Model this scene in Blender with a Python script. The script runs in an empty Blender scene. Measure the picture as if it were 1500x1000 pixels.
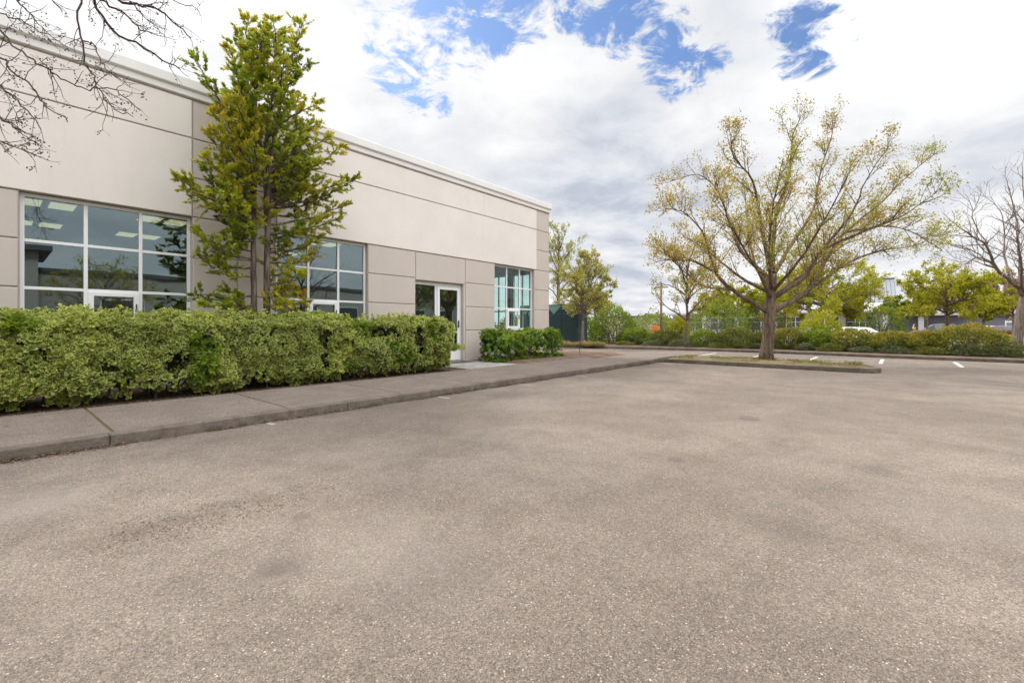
import bpy, bmesh, math, random
import numpy as np
from mathutils import Vector, Matrix, noise

C = bpy.context.scene.collection
R = math.radians

# ------------------------------------------------------------------ view geometry
FPX, HOR, VPX, EYE = 660.0, 477.0, 1316.0, 1.2
YAW = math.atan((VPX - 750) / FPX)
CA, SA = math.cos(YAW), math.sin(YAW)

def ray(px, py):
    r = (px - 750) / FPX
    return Vector((CA + r * SA, SA - r * CA, (HOR - py) / FPX))

def spot(px, py, depth):
    return Vector((0, 0, EYE)) + ray(px, py) * depth

def on_ground(px, py, z=0.0):
    d = ray(px, py)
    return Vector((0, 0, EYE)) + d * ((z - EYE) / d.z)

# ------------------------------------------------------------------ object helpers
def tag(o, label=None, cat=None, group=None, kind=None):
    if label: o['label'] = label
    if cat: o['category'] = cat
    if group: o['group'] = group
    if kind: o['kind'] = kind
    return o

def thing(name, label, cat, loc=(0, 0, 0), rz=0.0, group=None):
    o = bpy.data.objects.new(name, None)
    C.objects.link(o)
    o.empty_display_size = 0.2
    o.location = loc
    o.rotation_euler = (0, 0, rz)
    return tag(o, label, cat, group)

def copy_tree(o, parent=None):
    c = o.copy(); C.objects.link(c)
    if parent: c.parent = parent
    for ch in list(o.children):
        copy_tree(ch, c)
    return c

class MB:
    """collects shapes that become ONE mesh object"""
    def __init__(self):
        self.v = []; self.f = []
    def add(self, vs, fs):
        n = len(self.v)
        self.v.extend([tuple(p) for p in vs])
        self.f.extend([tuple(i + n for i in f) for f in fs])
        return self
    def box(self, x0, x1, y0, y1, z0, z1):
        return self.add([(x0,y0,z0),(x1,y0,z0),(x1,y1,z0),(x0,y1,z0),(x0,y0,z1),(x1,y0,z1),(x1,y1,z1),(x0,y1,z1)],
                 [(0,3,2,1),(4,5,6,7),(0,1,5,4),(1,2,6,5),(2,3,7,6),(3,0,4,7)])
    def cbox(self, x0, x1, y0, y1, z0, z1, c=0.008):
        """box whose front (low y) edges are chamfered"""
        return self.add([(x0,y0+c,z0),(x1,y0+c,z0),(x1,y1,z0),(x0,y1,z0),(x0,y0+c,z1),(x1,y0+c,z1),(x1,y1,z1),(x0,y1,z1),
                         (x0+c,y0,z0+c),(x1-c,y0,z0+c),(x1-c,y0,z1-c),(x0+c,y0,z1-c)],
                 [(0,3,2,1),(4,5,6,7),(1,2,6,5),(2,3,7,6),(3,0,4,7),(8,9,10,11),(0,1,9,8),(1,5,10,9),(5,4,11,10),(4,0,8,11)])
    def prism(self, poly, z0, z1, bottom=True):
        n = len(poly)
        vs = [(p[0], p[1], z0) for p in poly] + [(p[0], p[1], z1) for p in poly]
        fs = [tuple(range(n, 2*n))] + [(i, (i+1) % n, n + (i+1) % n, n + i) for i in range(n)]
        if bottom: fs.append(tuple(range(n-1, -1, -1)))
        return self.add(vs, fs)
    def extrude_profile(self, prof, y0, y1):
        """profile in x,z swept along y"""
        n = len(prof)
        vs = [(p[0], y0, p[1]) for p in prof] + [(p[0], y1, p[1]) for p in prof]
        return self.add(vs, [tuple(range(n-1,-1,-1)), tuple(range(n, 2*n))] + [(i, (i+1) % n, n+(i+1) % n, n+i) for i in range(n)])
    def tube(self, pts, radii, n=6, cap=True):
        pts = [Vector(p) for p in pts]
        m = len(pts)
        t = (pts[1] - pts[0]).normalized()
        a = t.cross(Vector((0.3, 0.2, 1)));
        if a.length < 0.05: a = t.cross(Vector((1, 0, 0)))
        a.normalize()
        vs = []
        for i in range(m):
            if i == 0: t = pts[1] - pts[0]
            elif i == m-1: t = pts[-1] - pts[-2]
            else: t = pts[i+1] - pts[i-1]
            if t.length < 1e-7: t = Vector((0, 0, 1))
            t.normalize()
            a = a - t * a.dot(t)
            if a.length < 1e-5: a = t.orthogonal()
            a.normalize(); b = t.cross(a)
            for k in range(n):
                an = 2*math.pi*k/n
                vs.append(pts[i] + (a*math.cos(an) + b*math.sin(an)) * radii[i])
        fs = []
        for i in range(m-1):
            for k in range(n):
                fs.append((i*n+k, i*n+(k+1) % n, (i+1)*n+(k+1) % n, (i+1)*n+k))
        if cap:
            fs.append(tuple(range(n-1, -1, -1))); fs.append(tuple(range((m-1)*n, m*n)))
        return self.add(vs, fs)
    def lathe(self, prof, c=(0,0,0), n=16):
        vs = []; m = len(prof)
        for r, z in prof:
            for k in range(n):
                a = 2*math.pi*k/n
                vs.append((c[0]+r*math.cos(a), c[1]+r*math.sin(a), c[2]+z))
        fs = [(i*n+k, i*n+(k+1)%n, (i+1)*n+(k+1)%n, (i+1)*n+k) for i in range(m-1) for k in range(n)]
        fs.append(tuple(range(n-1,-1,-1))); fs.append(tuple(range((m-1)*n, m*n)))
        return self.add(vs, fs)
    def ball(self, c, r, n=8, sz=1.0):
        prof = [(max(1e-3, r*math.sin(math.pi*i/6)), -r*sz*math.cos(math.pi*i/6)) for i in range(7)]
        return self.lathe(prof, c, n)
    def build(self, name, mat, parent=None, smooth=False, bevel=0.0, loc=None):
        me = bpy.data.meshes.new(name)
        me.from_pydata(self.v, [], self.f)
        if smooth:
            me.polygons.foreach_set('use_smooth', [True]*len(me.polygons))
        me.materials.append(mat)
        me.update()
        o = bpy.data.objects.new(name, me)
        C.objects.link(o)
        if parent: o.parent = parent
        if loc is not None: o.location = loc
        if bevel > 0:
            b = o.modifiers.new('edge', 'BEVEL'); b.width = bevel; b.segments = 2; b.limit_method = 'ANGLE'
        return o

def structure(o):
    o['kind'] = 'structure'
    return o

# ------------------------------------------------------------------ materials
class NT:
    def __init__(self, name):
        self.m = bpy.data.materials.new(name); self.m.use_nodes = True
        self.t = self.m.node_tree; self.t.nodes.clear()
        self.out = self.t.nodes.new('ShaderNodeOutputMaterial')
    def n(self, typ, **kw):
        nd = self.t.nodes.new(typ)
        for k, v in kw.items():
            if k in ('i',):
                for kk, vv in v.items(): nd.inputs[kk].default_value = vv
            else: setattr(nd, k, v)
        return nd
    def l(self, a, b): self.t.links.new(a, b)
    def val(self, s, x):
        if isinstance(x, (int, float)): s.default_value = x
        else: self.l(x, s)
    def math(self, op, a, b=0.0, clamp=False):
        nd = self.n('ShaderNodeMath', operation=op, use_clamp=clamp)
        self.val(nd.inputs[0], a); self.val(nd.inputs[1], b)
        return nd.outputs[0]
    def mapr(self, x, a, b, c, d, smooth=True):
        nd = self.n('ShaderNodeMapRange', interpolation_type='SMOOTHSTEP' if smooth else 'LINEAR')
        self.l(x, nd.inputs[0])
        for i, v in enumerate((a, b, c, d)): nd.inputs[1+i].default_value = v
        return nd.outputs[0]
    def mix(self, fac, a, b, blend='MIX'):
        nd = self.n('ShaderNodeMix', data_type='RGBA', blend_type=blend)
        self.val(nd.inputs[0], fac)
        for s, x in ((nd.inputs[6], a), (nd.inputs[7], b)):
            if isinstance(x, (tuple, list)): s.default_value = (*x[:3], 1)
            else: self.l(x, s)
        return nd.outputs[2]
    def ramp(self, fac, stops, interp='LINEAR'):
        nd = self.n('ShaderNodeValToRGB'); cr = nd.color_ramp; cr.interpolation = interp
        while len(cr.elements) < len(stops): cr.elements.new(0.5)
        for e, (p, c) in zip(cr.elements, stops):
            e.position = p; e.color = (*c[:3], 1)
        self.l(fac, nd.inputs[0])
        return nd.outputs[0]
    def coord(self):
        return self.n('ShaderNodeTexCoord').outputs['Object']
    def noise(self, vec, scale, detail=4, rough=0.55, dist=0.0):
        nd = self.n('ShaderNodeTexNoise', i={'Scale': scale, 'Detail': detail, 'Roughness': rough, 'Distortion': dist})
        self.l(vec, nd.inputs['Vector'])
        return nd.outputs[0]
    def voro(self, vec, scale, out='Color', feature='F1'):
        nd = self.n('ShaderNodeTexVoronoi', feature=feature, i={'Scale': scale})
        self.l(vec, nd.inputs['Vector'])
        return nd.outputs[out]
    def stretch(self, vec, s):
        nd = self.n('ShaderNodeMapping'); nd.inputs['Scale'].default_value = s
        self.l(vec, nd.inputs['Vector']); return nd.outputs[0]
    def princ(self, color, rough=0.8, bump=None, bs=0.3, bd=0.01, spec=0.3, metal=0.0):
        p = self.n('ShaderNodeBsdfPrincipled', i={'Specular IOR Level': spec, 'Metallic': metal})
        if isinstance(color, (tuple, list)): p.inputs['Base Color'].default_value = (*color[:3], 1)
        else: self.l(color, p.inputs['Base Color'])
        self.val(p.inputs['Roughness'], rough)
        if bump is not None:
            b = self.n('ShaderNodeBump', i={'Strength': bs, 'Distance': bd})
            self.l(bump, b.inputs['Height']); self.l(b.outputs[0], p.inputs['Normal'])
        return p.outputs[0]
    def done(self, sh):
        self.l(sh, self.out.inputs[0]); return self.m

def plain(name, col, rough=0.6, metal=0.0, spec=0.4, var=0.12, scale=6.0):
    t = NT(name); c = t.coord(); n = t.noise(c, scale, 5)
    k = t.mix(n, tuple(x*(1-var) for x in col), tuple(min(1, x*(1+var)) for x in col))
    return t.done(t.princ(k, rough, None, spec=spec, metal=metal))

def stucco(name, col):
    t = NT(name); c = t.coord()
    big = t.noise(c, 0.9, 5, 0.6)
    streak = t.noise(t.stretch(c, (5, 5, 0.5)), 1.0, 4, 0.6)
    fine = t.noise(c, 160, 3, 0.6)
    k = t.mix(t.mapr(big, .3, .7, 0, 1), tuple(x*.965 for x in col), tuple(x*1.03 for x in col))
    k = t.mix(t.mapr(streak, .50, .78, 0, .24), k, tuple(x*.80 for x in col))
    k = t.mix(t.mapr(fine, .25, .75, 0, 1), k, t.mix(1.0, k, (.94, .94, .94), 'MULTIPLY'))
    return t.done(t.princ(k, 0.92, fine, 0.35, 0.006, spec=0.15))

def asphalt():
    t = NT('worn_asphalt'); c = t.coord()
    big = t.noise(c, 0.28, 6, 0.62)
    mid = t.noise(c, 1.7, 6, 0.65)
    fin = t.noise(c, 60, 4, 0.7)
    base = t.mix(t.mapr(big, .32, .68, 0, 1), (.174, .141, .114), (.276, .229, .188))
    base = t.mix(t.mapr(mid, .38, .70, 0, .6), base, (.132, .103, .082))
    # worn tracks running along the aisle
    tr = t.noise(t.stretch(c, (0.9, 0.06, 1)), 1.0, 4, 0.55)
    base = t.mix(t.mapr(tr, .48, .70, 0, .45), base, (.130, .102, .083))
    base = t.mix(t.mapr(fin, .3, .75, 0, .5), base, (.085, .070, .060))
    for sc, a in ((205, .46), (95, .24), (14, .06)):
        nd = t.n('ShaderNodeTexVoronoi', i={'Scale': sc}); t.l(c, nd.inputs['Vector'])
        sp = t.n('ShaderNodeSeparateColor'); t.l(nd.outputs['Color'], sp.inputs[0])
        gv = t.n('ShaderNodeCombineColor')
        v = t.math('ADD', t.math('MULTIPLY', t.math('SUBTRACT', sp.outputs[2], .5), a*1.6), 1.0)
        for k in range(3): t.l(v, gv.inputs[k])
        base = t.mix(1.0, base, gv.outputs[0], 'MULTIPLY')
    # stones of the exposed aggregate
    for sc, lo, hi, colA, colB, amt in ((250, .70, .76, (.36,.31,.265), (.22,.165,.13), .75), (165, .88, .90, (.50,.45,.39), (.34,.25,.19), .75),
                                         (105, .965, .972, (.62,.57,.51), (.44,.31,.23), .8), (200, .74, .78, (.06,.05,.043), (.10,.08,.065), .75)):
        nd = t.n('ShaderNodeTexVoronoi', i={'Scale': sc, 'Randomness': 1.0}); t.l(c, nd.inputs['Vector'])
        sp = t.n('ShaderNodeSeparateColor'); t.l(nd.outputs['Color'], sp.inputs[0])
        hit = t.mapr(sp.outputs[0], lo, hi, 0, amt, False)
        rim = t.mapr(nd.outputs['Distance'], .36, .46, 1, 0)
        k = t.mix(sp.outputs[1], colA, colB)
        base = t.mix(t.math('MULTIPLY', hit, rim), base, k)
    # oil spots and leaf stains with shapes of their own
    stains = [(on_ground(412, 832), .16, .8), (on_ground(440, 755), .09, .6), (on_ground(990, 673), .13, .75), (on_ground(740, 578), .5, .4),
              (on_ground(1150, 775), .32, .35), (on_ground(620, 840), .5, .35), (on_ground(1290, 690), .2, .4), (on_ground(240, 640), .3, .25), (on_ground(200, 778), .16, .45), (on_ground(260, 760), .15, .5), (on_ground(320, 742), .16, .5), (on_ground(380, 730), .16, .45), (on_ground(440, 716), .16, .3)]
    wob = t.noise(c, 7, 5, .7)
    for p, r, a in stains:
        d = t.n('ShaderNodeVectorMath', operation='DISTANCE'); t.l(c, d.inputs[0]); d.inputs[1].default_value = p
        e = t.math('ADD', d.outputs['Value'], t.math('MULTIPLY', t.math('SUBTRACT', wob, .5), r*2.0))
        base = t.mix(t.mapr(e, r*.25, r, a*.75, 0), base, (.095, .078, .066))
    # pale scuffed patches
    for p, r, a in [(on_ground(60, 735), .55, .4), (on_ground(770, 590), .8, .35), (on_ground(1420, 760), .7, .25), (on_ground(560, 800), .8, .2)]:
        d = t.n('ShaderNodeVectorMath', operation='DISTANCE'); t.l(c, d.inputs[0]); d.inputs[1].default_value = p
        e = t.math('ADD', d.outputs['Value'], t.math('MULTIPLY', t.math('SUBTRACT', wob, .5), r*1.3))
        base = t.mix(t.mapr(e, 0, r, a, 0), base, (.30, .26, .225))
    h = t.math('ADD', t.math('MULTIPLY', fin, .6), t.voro(c, 130, 'Distance'))
    return t.done(t.princ(base, 0.88, h, 0.75, 0.006, spec=0.25))

def aggregate(name, dark, light, sc=140):
    t = NT(name); c = t.coord()
    mid = t.noise(c, 2.2, 6, .65); fin = t.noise(c, 80, 3, .7)
    k = t.mix(t.mapr(mid, .3, .7, 0, 1), dark, light)
    v = t.n('ShaderNodeTexVoronoi', i={'Scale': sc}); t.l(c, v.inputs['Vector'])
    sp = t.n('ShaderNodeSeparateColor'); t.l(v.outputs['Color'], sp.inputs[0])
    k = t.mix(t.mapr(sp.outputs[0], .72, .8, 0, .6), k, tuple(min(1, x*1.7) for x in light))
    k = t.mix(t.mapr(sp.outputs[1], .72, .8, 0, .6), k, tuple(x*.5 for x in dark))
    return t.done(t.princ(k, .9, t.math('ADD', fin, v.outputs['Distance']), .5, .005, spec=.2))

def concrete(name, col, moss=0.0):
    t = NT(name); c = t.coord()
    mid = t.noise(c, 3, 6, .65); fin = t.noise(c, 70, 4, .7)
    k = t.mix(t.mapr(mid, .3, .7, 0, 1), tuple(x*.68 for x in col), tuple(x*1.18 for x in col))
    k = t.mix(t.mapr(fin, .45, .8, 0, .6), k, tuple(x*.5 for x in col))
    blot = t.noise(t.stretch(c, (6, 6, 1.2)), 1.0, 5, .7); k = t.mix(t.mapr(blot, .52, .66, 0, .55), k, tuple(x*.5 for x in col))
    if moss:
        sx = t.n('ShaderNodeSeparateXYZ'); t.l(c, sx.inputs[0])
        low = t.mapr(sx.outputs[2], .0, .075, 1, 0)
        mm = t.mapr(t.noise(c, 2.6, 5, .7), .46, .62, 0, moss)
        k = t.mix(t.math('MULTIPLY', low, mm), k, (.07, .065, .025))
    return t.done(t.princ(k, .9, t.math('ADD', fin, t.math('MULTIPLY', t.noise(c, 18, 4, .7), 2.0)), .8, .008, spec=.2))

def foliage(name, stops, trans=0.35, rough=0.5, rim=None, spec=0.35):
    """leaf material: every leaf carries its own tone; rim = colour of variegated leaf edges"""
    t = NT(name)
    a = t.n('ShaderNodeAttribute', attribute_name='tone'); k = t.ramp(a.outputs['Fac'], stops)
    if rim:
        b = t.n('ShaderNodeAttribute', attribute_name='rim')
        k = t.mix(t.mapr(b.outputs['Fac'], .50, .92, 0, .9), k, rim)
    p = t.princ(k, rough, spec=spec)
    tr = t.n('ShaderNodeBsdfTranslucent'); t.l(k, tr.inputs[0])
    m = t.n('ShaderNodeMixShader', i={0: trans}); t.l(p, m.inputs[1]); t.l(tr.outputs[0], m.inputs[2])
    return t.done(m.outputs[0])

def bark(name, dark, light, scale=1.0):
    t = NT(name); c = t.coord()
    n1 = t.noise(t.stretch(c, (16*scale, 16*scale, 2.2*scale)), 1, 6, .7, .6); n2 = t.noise(c, 3, 4, .6)
    k = t.mix(t.mapr(n1, .35, .68, 0, 1), dark, light)
    k = t.mix(t.mapr(n2, .5, .75, 0, .45), k, tuple(x*1.15 for x in light))
    return t.done(t.princ(k, .95, n1, 1.0, .02*scale, spec=.1))

def mulch(name, a, b):
    t = NT(name); c = t.coord()
    v = t.n('ShaderNodeTexVoronoi', i={'Scale': 38.0}); t.l(t.stretch(c, (1, 1.7, 1)), v.inputs['Vector'])
    sp = t.n('ShaderNodeSeparateColor'); t.l(v.outputs['Color'], sp.inputs[0])
    k = t.mix(sp.outputs[0], a, b)
    k = t.mix(t.mapr(t.noise(c, 1.6, 5), .4, .65, 0, .6), k, tuple(x*.6 for x in a))
    return t.done(t.princ(k, .95, v.outputs['Distance'], .9, .02, spec=.1))

def glass(name, tint, refl=0.16, rtint=(.80, .95, 1.0)):
    t = NT(name)
    tr = t.n('ShaderNodeBsdfTransparent'); tr.inputs[0].default_value = (*tint, 1)
    gl = t.n('ShaderNodeBsdfGlossy', i={'Roughness': 0.004}); gl.inputs[0].default_value = (*rtint, 1)
    # panes are never quite flat: a slow ripple in the normal
    c = t.coord(); b = t.n('ShaderNodeBump', i={'Strength': .05, 'Distance': .02}); t.l(t.noise(c, 1.6, 1), b.inputs['Height'])
    t.l(b.outputs[0], gl.inputs['Normal'])
    fr = t.n('ShaderNodeLayerWeight', i={'Blend': .5})
    f = t.math('ADD', t.math('MULTIPLY', t.math('POWER', fr.outputs['Facing'], 4.0), .75), refl, True)
    m = t.n('ShaderNodeMixShader'); t.l(f, m.inputs[0]); t.l(tr.outputs[0], m.inputs[1]); t.l(gl.outputs[0], m.inputs[2])
    return t.done(m.outputs[0])

def emit(name, col, s):
    t = NT(name); e = t.n('ShaderNodeEmission', i={'Strength': s}); e.inputs[0].default_value = (*col, 1)
    return t.done(e.outputs[0])

M = {}
M['cream'] = stucco('cream_stucco', (.755, .705, .655))
M['beige'] = stucco('beige_stucco', (.560, .498, .445))
M['joint'] = stucco('joint_stucco', (.50, .445, .395))
M['cornice'] = stucco('cornice_stucco', (.77, .75, .73))
M['white_metal'] = plain('white_frame_metal', (.80, .80, .80), .35, var=.04)
M['dark_metal'] = plain('dark_metal', (.03, .03, .03), .4)
M['glass'] = glass('tinted_window_glass', (.70, .79, .77), .165)
M['green_glass'] = glass('green_window_glass', (.87, .955, .935), .04)
M['door_glass'] = glass('door_glass', (.62, .74, .68), .15)
M['plaster'] = plain('interior_plaster', (.30, .31, .30), .9)
M['carpet'] = plain('interior_carpet', (.09, .10, .11), .95)
M['ceiling'] = plain('ceiling_tile', (.30, .30, .29), .9)
M['lamp'] = emit('troffer_diffuser', (1.0, .82, .52), .55)
M['asphalt'] = asphalt()
M['sidewalk'] = aggregate('sidewalk_aggregate', (.150, .122, .100), (.210, .173, .144))
M['kerb'] = concrete('kerb_concrete', (.170, .142, .118), .95)
M['slab'] = concrete('landing_concrete', (.34, .32, .30))
M['moss'] = plain('mossy_joint', (.11, .08, .03), .95, var=.5, scale=20)
M['soil'] = mulch('bed_soil', (.10, .07, .048), (.20, .145, .10))
M['mulch'] = mulch('bark_mulch', (.135, .088, .064), (.285, .205, .155))
M['dry_turf'] = mulch('dry_turf_ground', (.19, .15, .085), (.27, .215, .11))
M['paint'] = plain('worn_white_paint', (.56, .54, .50), .8, var=.2, scale=18)
M['faint'] = plain('nearly_gone_paint', (.36, .33, .30), .9, var=.22, scale=25)
M['seal'] = plain('crack_sealant', (.16, .135, .118), .8, var=.2)
M['iron'] = plain('cast_iron', (.16, .13, .11), .7, var=.3, scale=30)
M['bark_grey'] = bark('grey_bark', (.10, .082, .07), (.25, .21, .18))
M['bark_oak'] = bark('island_tree_bark', (.085, .062, .046), (.25, .185, .135))
M['bark_red'] = bark('conifer_bark', (.075, .058, .048), (.235, .185, .150))
M['bark_twig'] = bark('bare_twig_bark', (.085, .058, .052), (.20, .14, .125), 3)
M['bark_pale'] = bark('pale_bark', (.12, .095, .08), (.29, .235, .195))
M['berry'] = plain('dry_berry', (.05, .028, .026), .6, var=.4)
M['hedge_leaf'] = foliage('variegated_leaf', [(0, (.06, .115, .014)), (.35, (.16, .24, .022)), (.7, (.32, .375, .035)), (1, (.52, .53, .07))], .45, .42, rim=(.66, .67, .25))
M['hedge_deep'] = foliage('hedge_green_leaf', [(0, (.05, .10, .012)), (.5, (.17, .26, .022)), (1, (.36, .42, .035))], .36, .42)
M['shrub_leaf'] = foliage('dark_shrub_leaf', [(0, (.03, .08, .012)), (.4, (.12, .21, .018)), (.7, (.27, .37, .025)), (1, (.50, .50, .035))], .42, .33, spec=.5)
M['conifer_leaf'] = foliage('conifer_spray', [(0, (.07, .12, .016)), (.3, (.20, .27, .024)), (.6, (.38, .43, .03)), (.85, (.56, .54, .045)), (1, (.54, .40, .05))], .46, .6)
M['oak_leaf'] = foliage('young_oak_leaf', [(0, (.23, .30, .028)), (.35, (.38, .38, .04)), (.6, (.44, .35, .055)), (.82, (.42, .24, .07)), (1, (.52, .48, .07))], .48, .6)
M['spring_leaf'] = foliage('spring_leaf', [(0, (.20, .25, .03)), (.4, (.34, .37, .05)), (.7, (.46, .44, .08)), (.85, (.50, .34, .18)), (1, (.52, .34, .22))], .48, .6)
M['blush_leaf'] = foliage('blush_leaf', [(0, (.22, .28, .035)), (.45, (.42, .42, .06)), (.75, (.52, .41, .14)), (1, (.54, .38, .21))], .48, .6)
M['lime_leaf'] = foliage('yellow_green_leaf', [(0, (.17, .22, .012)), (.4, (.38, .39, .02)), (.8, (.54, .48, .03)), (1, (.58, .43, .05))], .5, .6)
M['fresh_leaf'] = foliage('fresh_green_leaf', [(0, (.07, .13, .014)), (.5, (.22, .29, .03)), (1, (.44, .45, .06))], .45, .55)
M['olive_leaf'] = foliage('olive_shrub_leaf', [(0, (.075, .10, .02)), (.5, (.20, .215, .04)), (.85, (.33, .29, .06)), (1, (.40, .26, .09))], .3, .6)
M['rust_leaf'] = foliage('rust_tipped_leaf', [(0, (.08, .105, .018)), (.4, (.21, .225, .034)), (.75, (.37, .315, .05)), (1, (.48, .30, .08))], .3, .6)
M['grey_leaf'] = foliage('grey_green_leaf', [(0, (.07, .095, .045)), (.5, (.17, .19, .09)), (1, (.28, .24, .15))], .25, .6)
M['plum_leaf'] = foliage('plum_blossom_leaf', [(0, (.22, .12, .10)), (.5, (.36, .22, .19)), (1, (.48, .36, .28))], .4, .6)
M['straw'] = foliage('straw_blade', [(0, (.22, .17, .07)), (.5, (.38, .31, .13)), (1, (.52, .44, .22))], .35, .7)
M['litter'] = foliage('fallen_leaf', [(0, (.055, .034, .024)), (.5, (.14, .07, .04)), (.85, (.24, .12, .06)), (1, (.34, .25, .11))], .1, .8)
M['weed'] = foliage('weed_leaf', [(0, (.10, .12, .02)), (.6, (.22, .22, .04)), (1, (.34, .28, .06))], .3, .6)
M['green_panel'] = plain('dark_green_panel', (.022, .055, .058), .6, var=.18)
M['green_mesh'] = plain('pale_green_screen', (.17, .30, .27), .75, var=.15)
M['lamp_green'] = plain('green_lamp_paint', (.12, .24, .18), .45)
M['pole_wood'] = bark('pole_timber', (.15, .10, .075), (.30, .21, .16))
M['white_wall'] = plain('white_cladding', (.62, .62, .62), .7, var=.05)
M['slate'] = plain('slate_siding', (.19, .20, .23), .7)
M['tan_wall'] = plain('tan_render', (.44, .36, .27), .85)
M['opp_wall'] = plain('opposite_wall_render', (.36, .34, .31), .9)
M['roof_metal'] = plain('seamed_roof_metal', (.52, .54, .57), .4, metal=.3, var=.08)
M['roof_dark'] = plain('dark_roof_metal', (.10, .10, .11), .6)
M['roof_gravel'] = plain('roof_membrane', (.35, .34, .33), .9)
M['far_glass'] = plain('far_window_glass', (.06, .08, .095), .1, spec=.8)
M['orange'] = plain('orange_plastic', (.75, .17, .02), .5)
M['tyre'] = plain('tyre_rubber', (.02, .02, .02), .85)
M['rim'] = plain('alloy_rim', (.55, .55, .56), .3, metal=.8)
M['car_white'] = plain('white_car_paint', (.78, .78, .78), .2, spec=.6, var=.02)
M['car_dark'] = plain('dark_car_paint', (.025, .028, .035), .2, spec=.6, var=.02)
M['car_red'] = plain('maroon_car_paint', (.16, .03, .03), .2, spec=.6, var=.02)
M['car_silver'] = plain('silver_car_paint', (.50, .51, .53), .25, spec=.6, var=.02)
M['lens'] = plain('headlight_lens', (.7, .72, .75), .1, spec=.8)
M['red_lens'] = plain('tail_light_lens', (.4, .02, .02), .2)
M['hi_vis'] = plain('hi_vis_cloth', (.62, .80, .02), .8)
M['denim'] = plain('dark_denim', (.05, .06, .09), .9)
M['skin'] = plain('skin', (.48, .29, .20), .6)
M['hair'] = plain('dark_hair', (.03, .022, .018), .8)

# ------------------------------------------------------------------ leaves
def leaf_object(name, mat, P, D, N, L, W, tone, parent=None, rim=False, fold=0.15):
    """P base points, D leaf directions, N leaf normals (all n x 3), L lengths, W widths"""
    P, D, N = (np.asarray(a, dtype=np.float32) for a in (P, D, N))
    n = len(P); L = np.asarray(L, np.float32).reshape(-1, 1); W = np.asarray(W, np.float32).reshape(-1, 1)
    D = D / (np.linalg.norm(D, axis=1, keepdims=True) + 1e-9)
    S = np.cross(D, N); S /= (np.linalg.norm(S, axis=1, keepdims=True) + 1e-9)
    N = np.cross(S, D)
    if rim:
        V = np.stack([P, P + D*L*.6 + S*W*.5 + N*L*fold, P + D*L*.95, P + D*L*.6 - S*W*.5 + N*L*fold, P + D*L*.45], axis=1).reshape(-1, 3)
        base = (np.arange(n)*5).reshape(-1, 1, 1)
        F = (base + np.array([[0,1,4],[1,2,4],[2,3,4],[3,0,4]]).reshape(1, 4, 3)).reshape(-1)
        k, nf, nv = 5, 4*n, 3
        rv = np.tile(np.array([.2, 1, 1, 1, 0], np.float32), n)
    else:
        V = np.stack([P, P + D*L*.5 + S*W*.5 + N*L*fold, P + D*L, P + D*L*.5 - S*W*.5 + N*L*fold], axis=1).reshape(-1, 3)
        F = np.arange(4*n); k, nf, nv = 4, n, 4
    me = bpy.data.meshes.new(name)
    me.vertices.add(len(V)); me.vertices.foreach_set('co', V.ravel().astype(np.float32))
    me.loops.add(len(F)); me.loops.foreach_set('vertex_index', F.astype(np.int32))
    me.polygons.add(nf); me.polygons.foreach_set('loop_start', (np.arange(nf)*nv).astype(np.int32))
    me.update(calc_edges=True)
    a = me.attributes.new('tone', 'FLOAT', 'POINT')
    a.data.foreach_set('value', np.repeat(np.clip(np.asarray(tone, np.float32), 0, 1), k))
    if rim:
        a = me.attributes.new('rim', 'FLOAT', 'POINT'); a.data.foreach_set('value', rv)
    me.materials.append(mat)
    o = bpy.data.objects.new(name, me); C.objects.link(o)
    if parent: o.parent = parent
    return o

def rnd_dirs(g, n):
    v = g.normal(size=(n, 3)); return v / np.linalg.norm(v, axis=1, keepdims=True)

def fbm(p, s):
    return noise.fractal(Vector(p)*s, 1.0, 2.0, 3)

# ------------------------------------------------------------------ branching
def smooth_path(pts, k=4, jit=0.0, g=None):
    pts = [Vector(p) for p in pts]
    ext = [pts[0]*2 - pts[1]] + pts + [pts[-1]*2 - pts[-2]]
    out = []
    for i in range(1, len(ext)-2):
        a, b, c, d = ext[i-1:i+3]
        for j in range(k):
            t = j/k
            q = 0.5*((2*b) + (c-a)*t + (2*a-5*b+4*c-d)*t*t + (3*b-a-3*c+d)*t**3)
            if g and (i > 1 or j > 0): q = q + Vector((g.gauss(0, jit), g.gauss(0, jit), g.gauss(0, jit)))
            out.append(q)
    out.append(pts[-1])
    return out

def taper(n, r0, r1, p=0.8):
    return [r1 + (r0-r1)*(1 - i/(n-1))**p for i in range(n)]

def sample(pts, radii, t):
    x = t*(len(pts)-1); i = min(int(x), len(pts)-2); f = x-i
    return pts[i].lerp(pts[i+1], f), (pts[i+1]-pts[i]).normalized(), radii[i]*(1-f)+radii[i+1]*f

def plen(pts): return sum((pts[i+1]-pts[i]).length for i in range(len(pts)-1))

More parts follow.
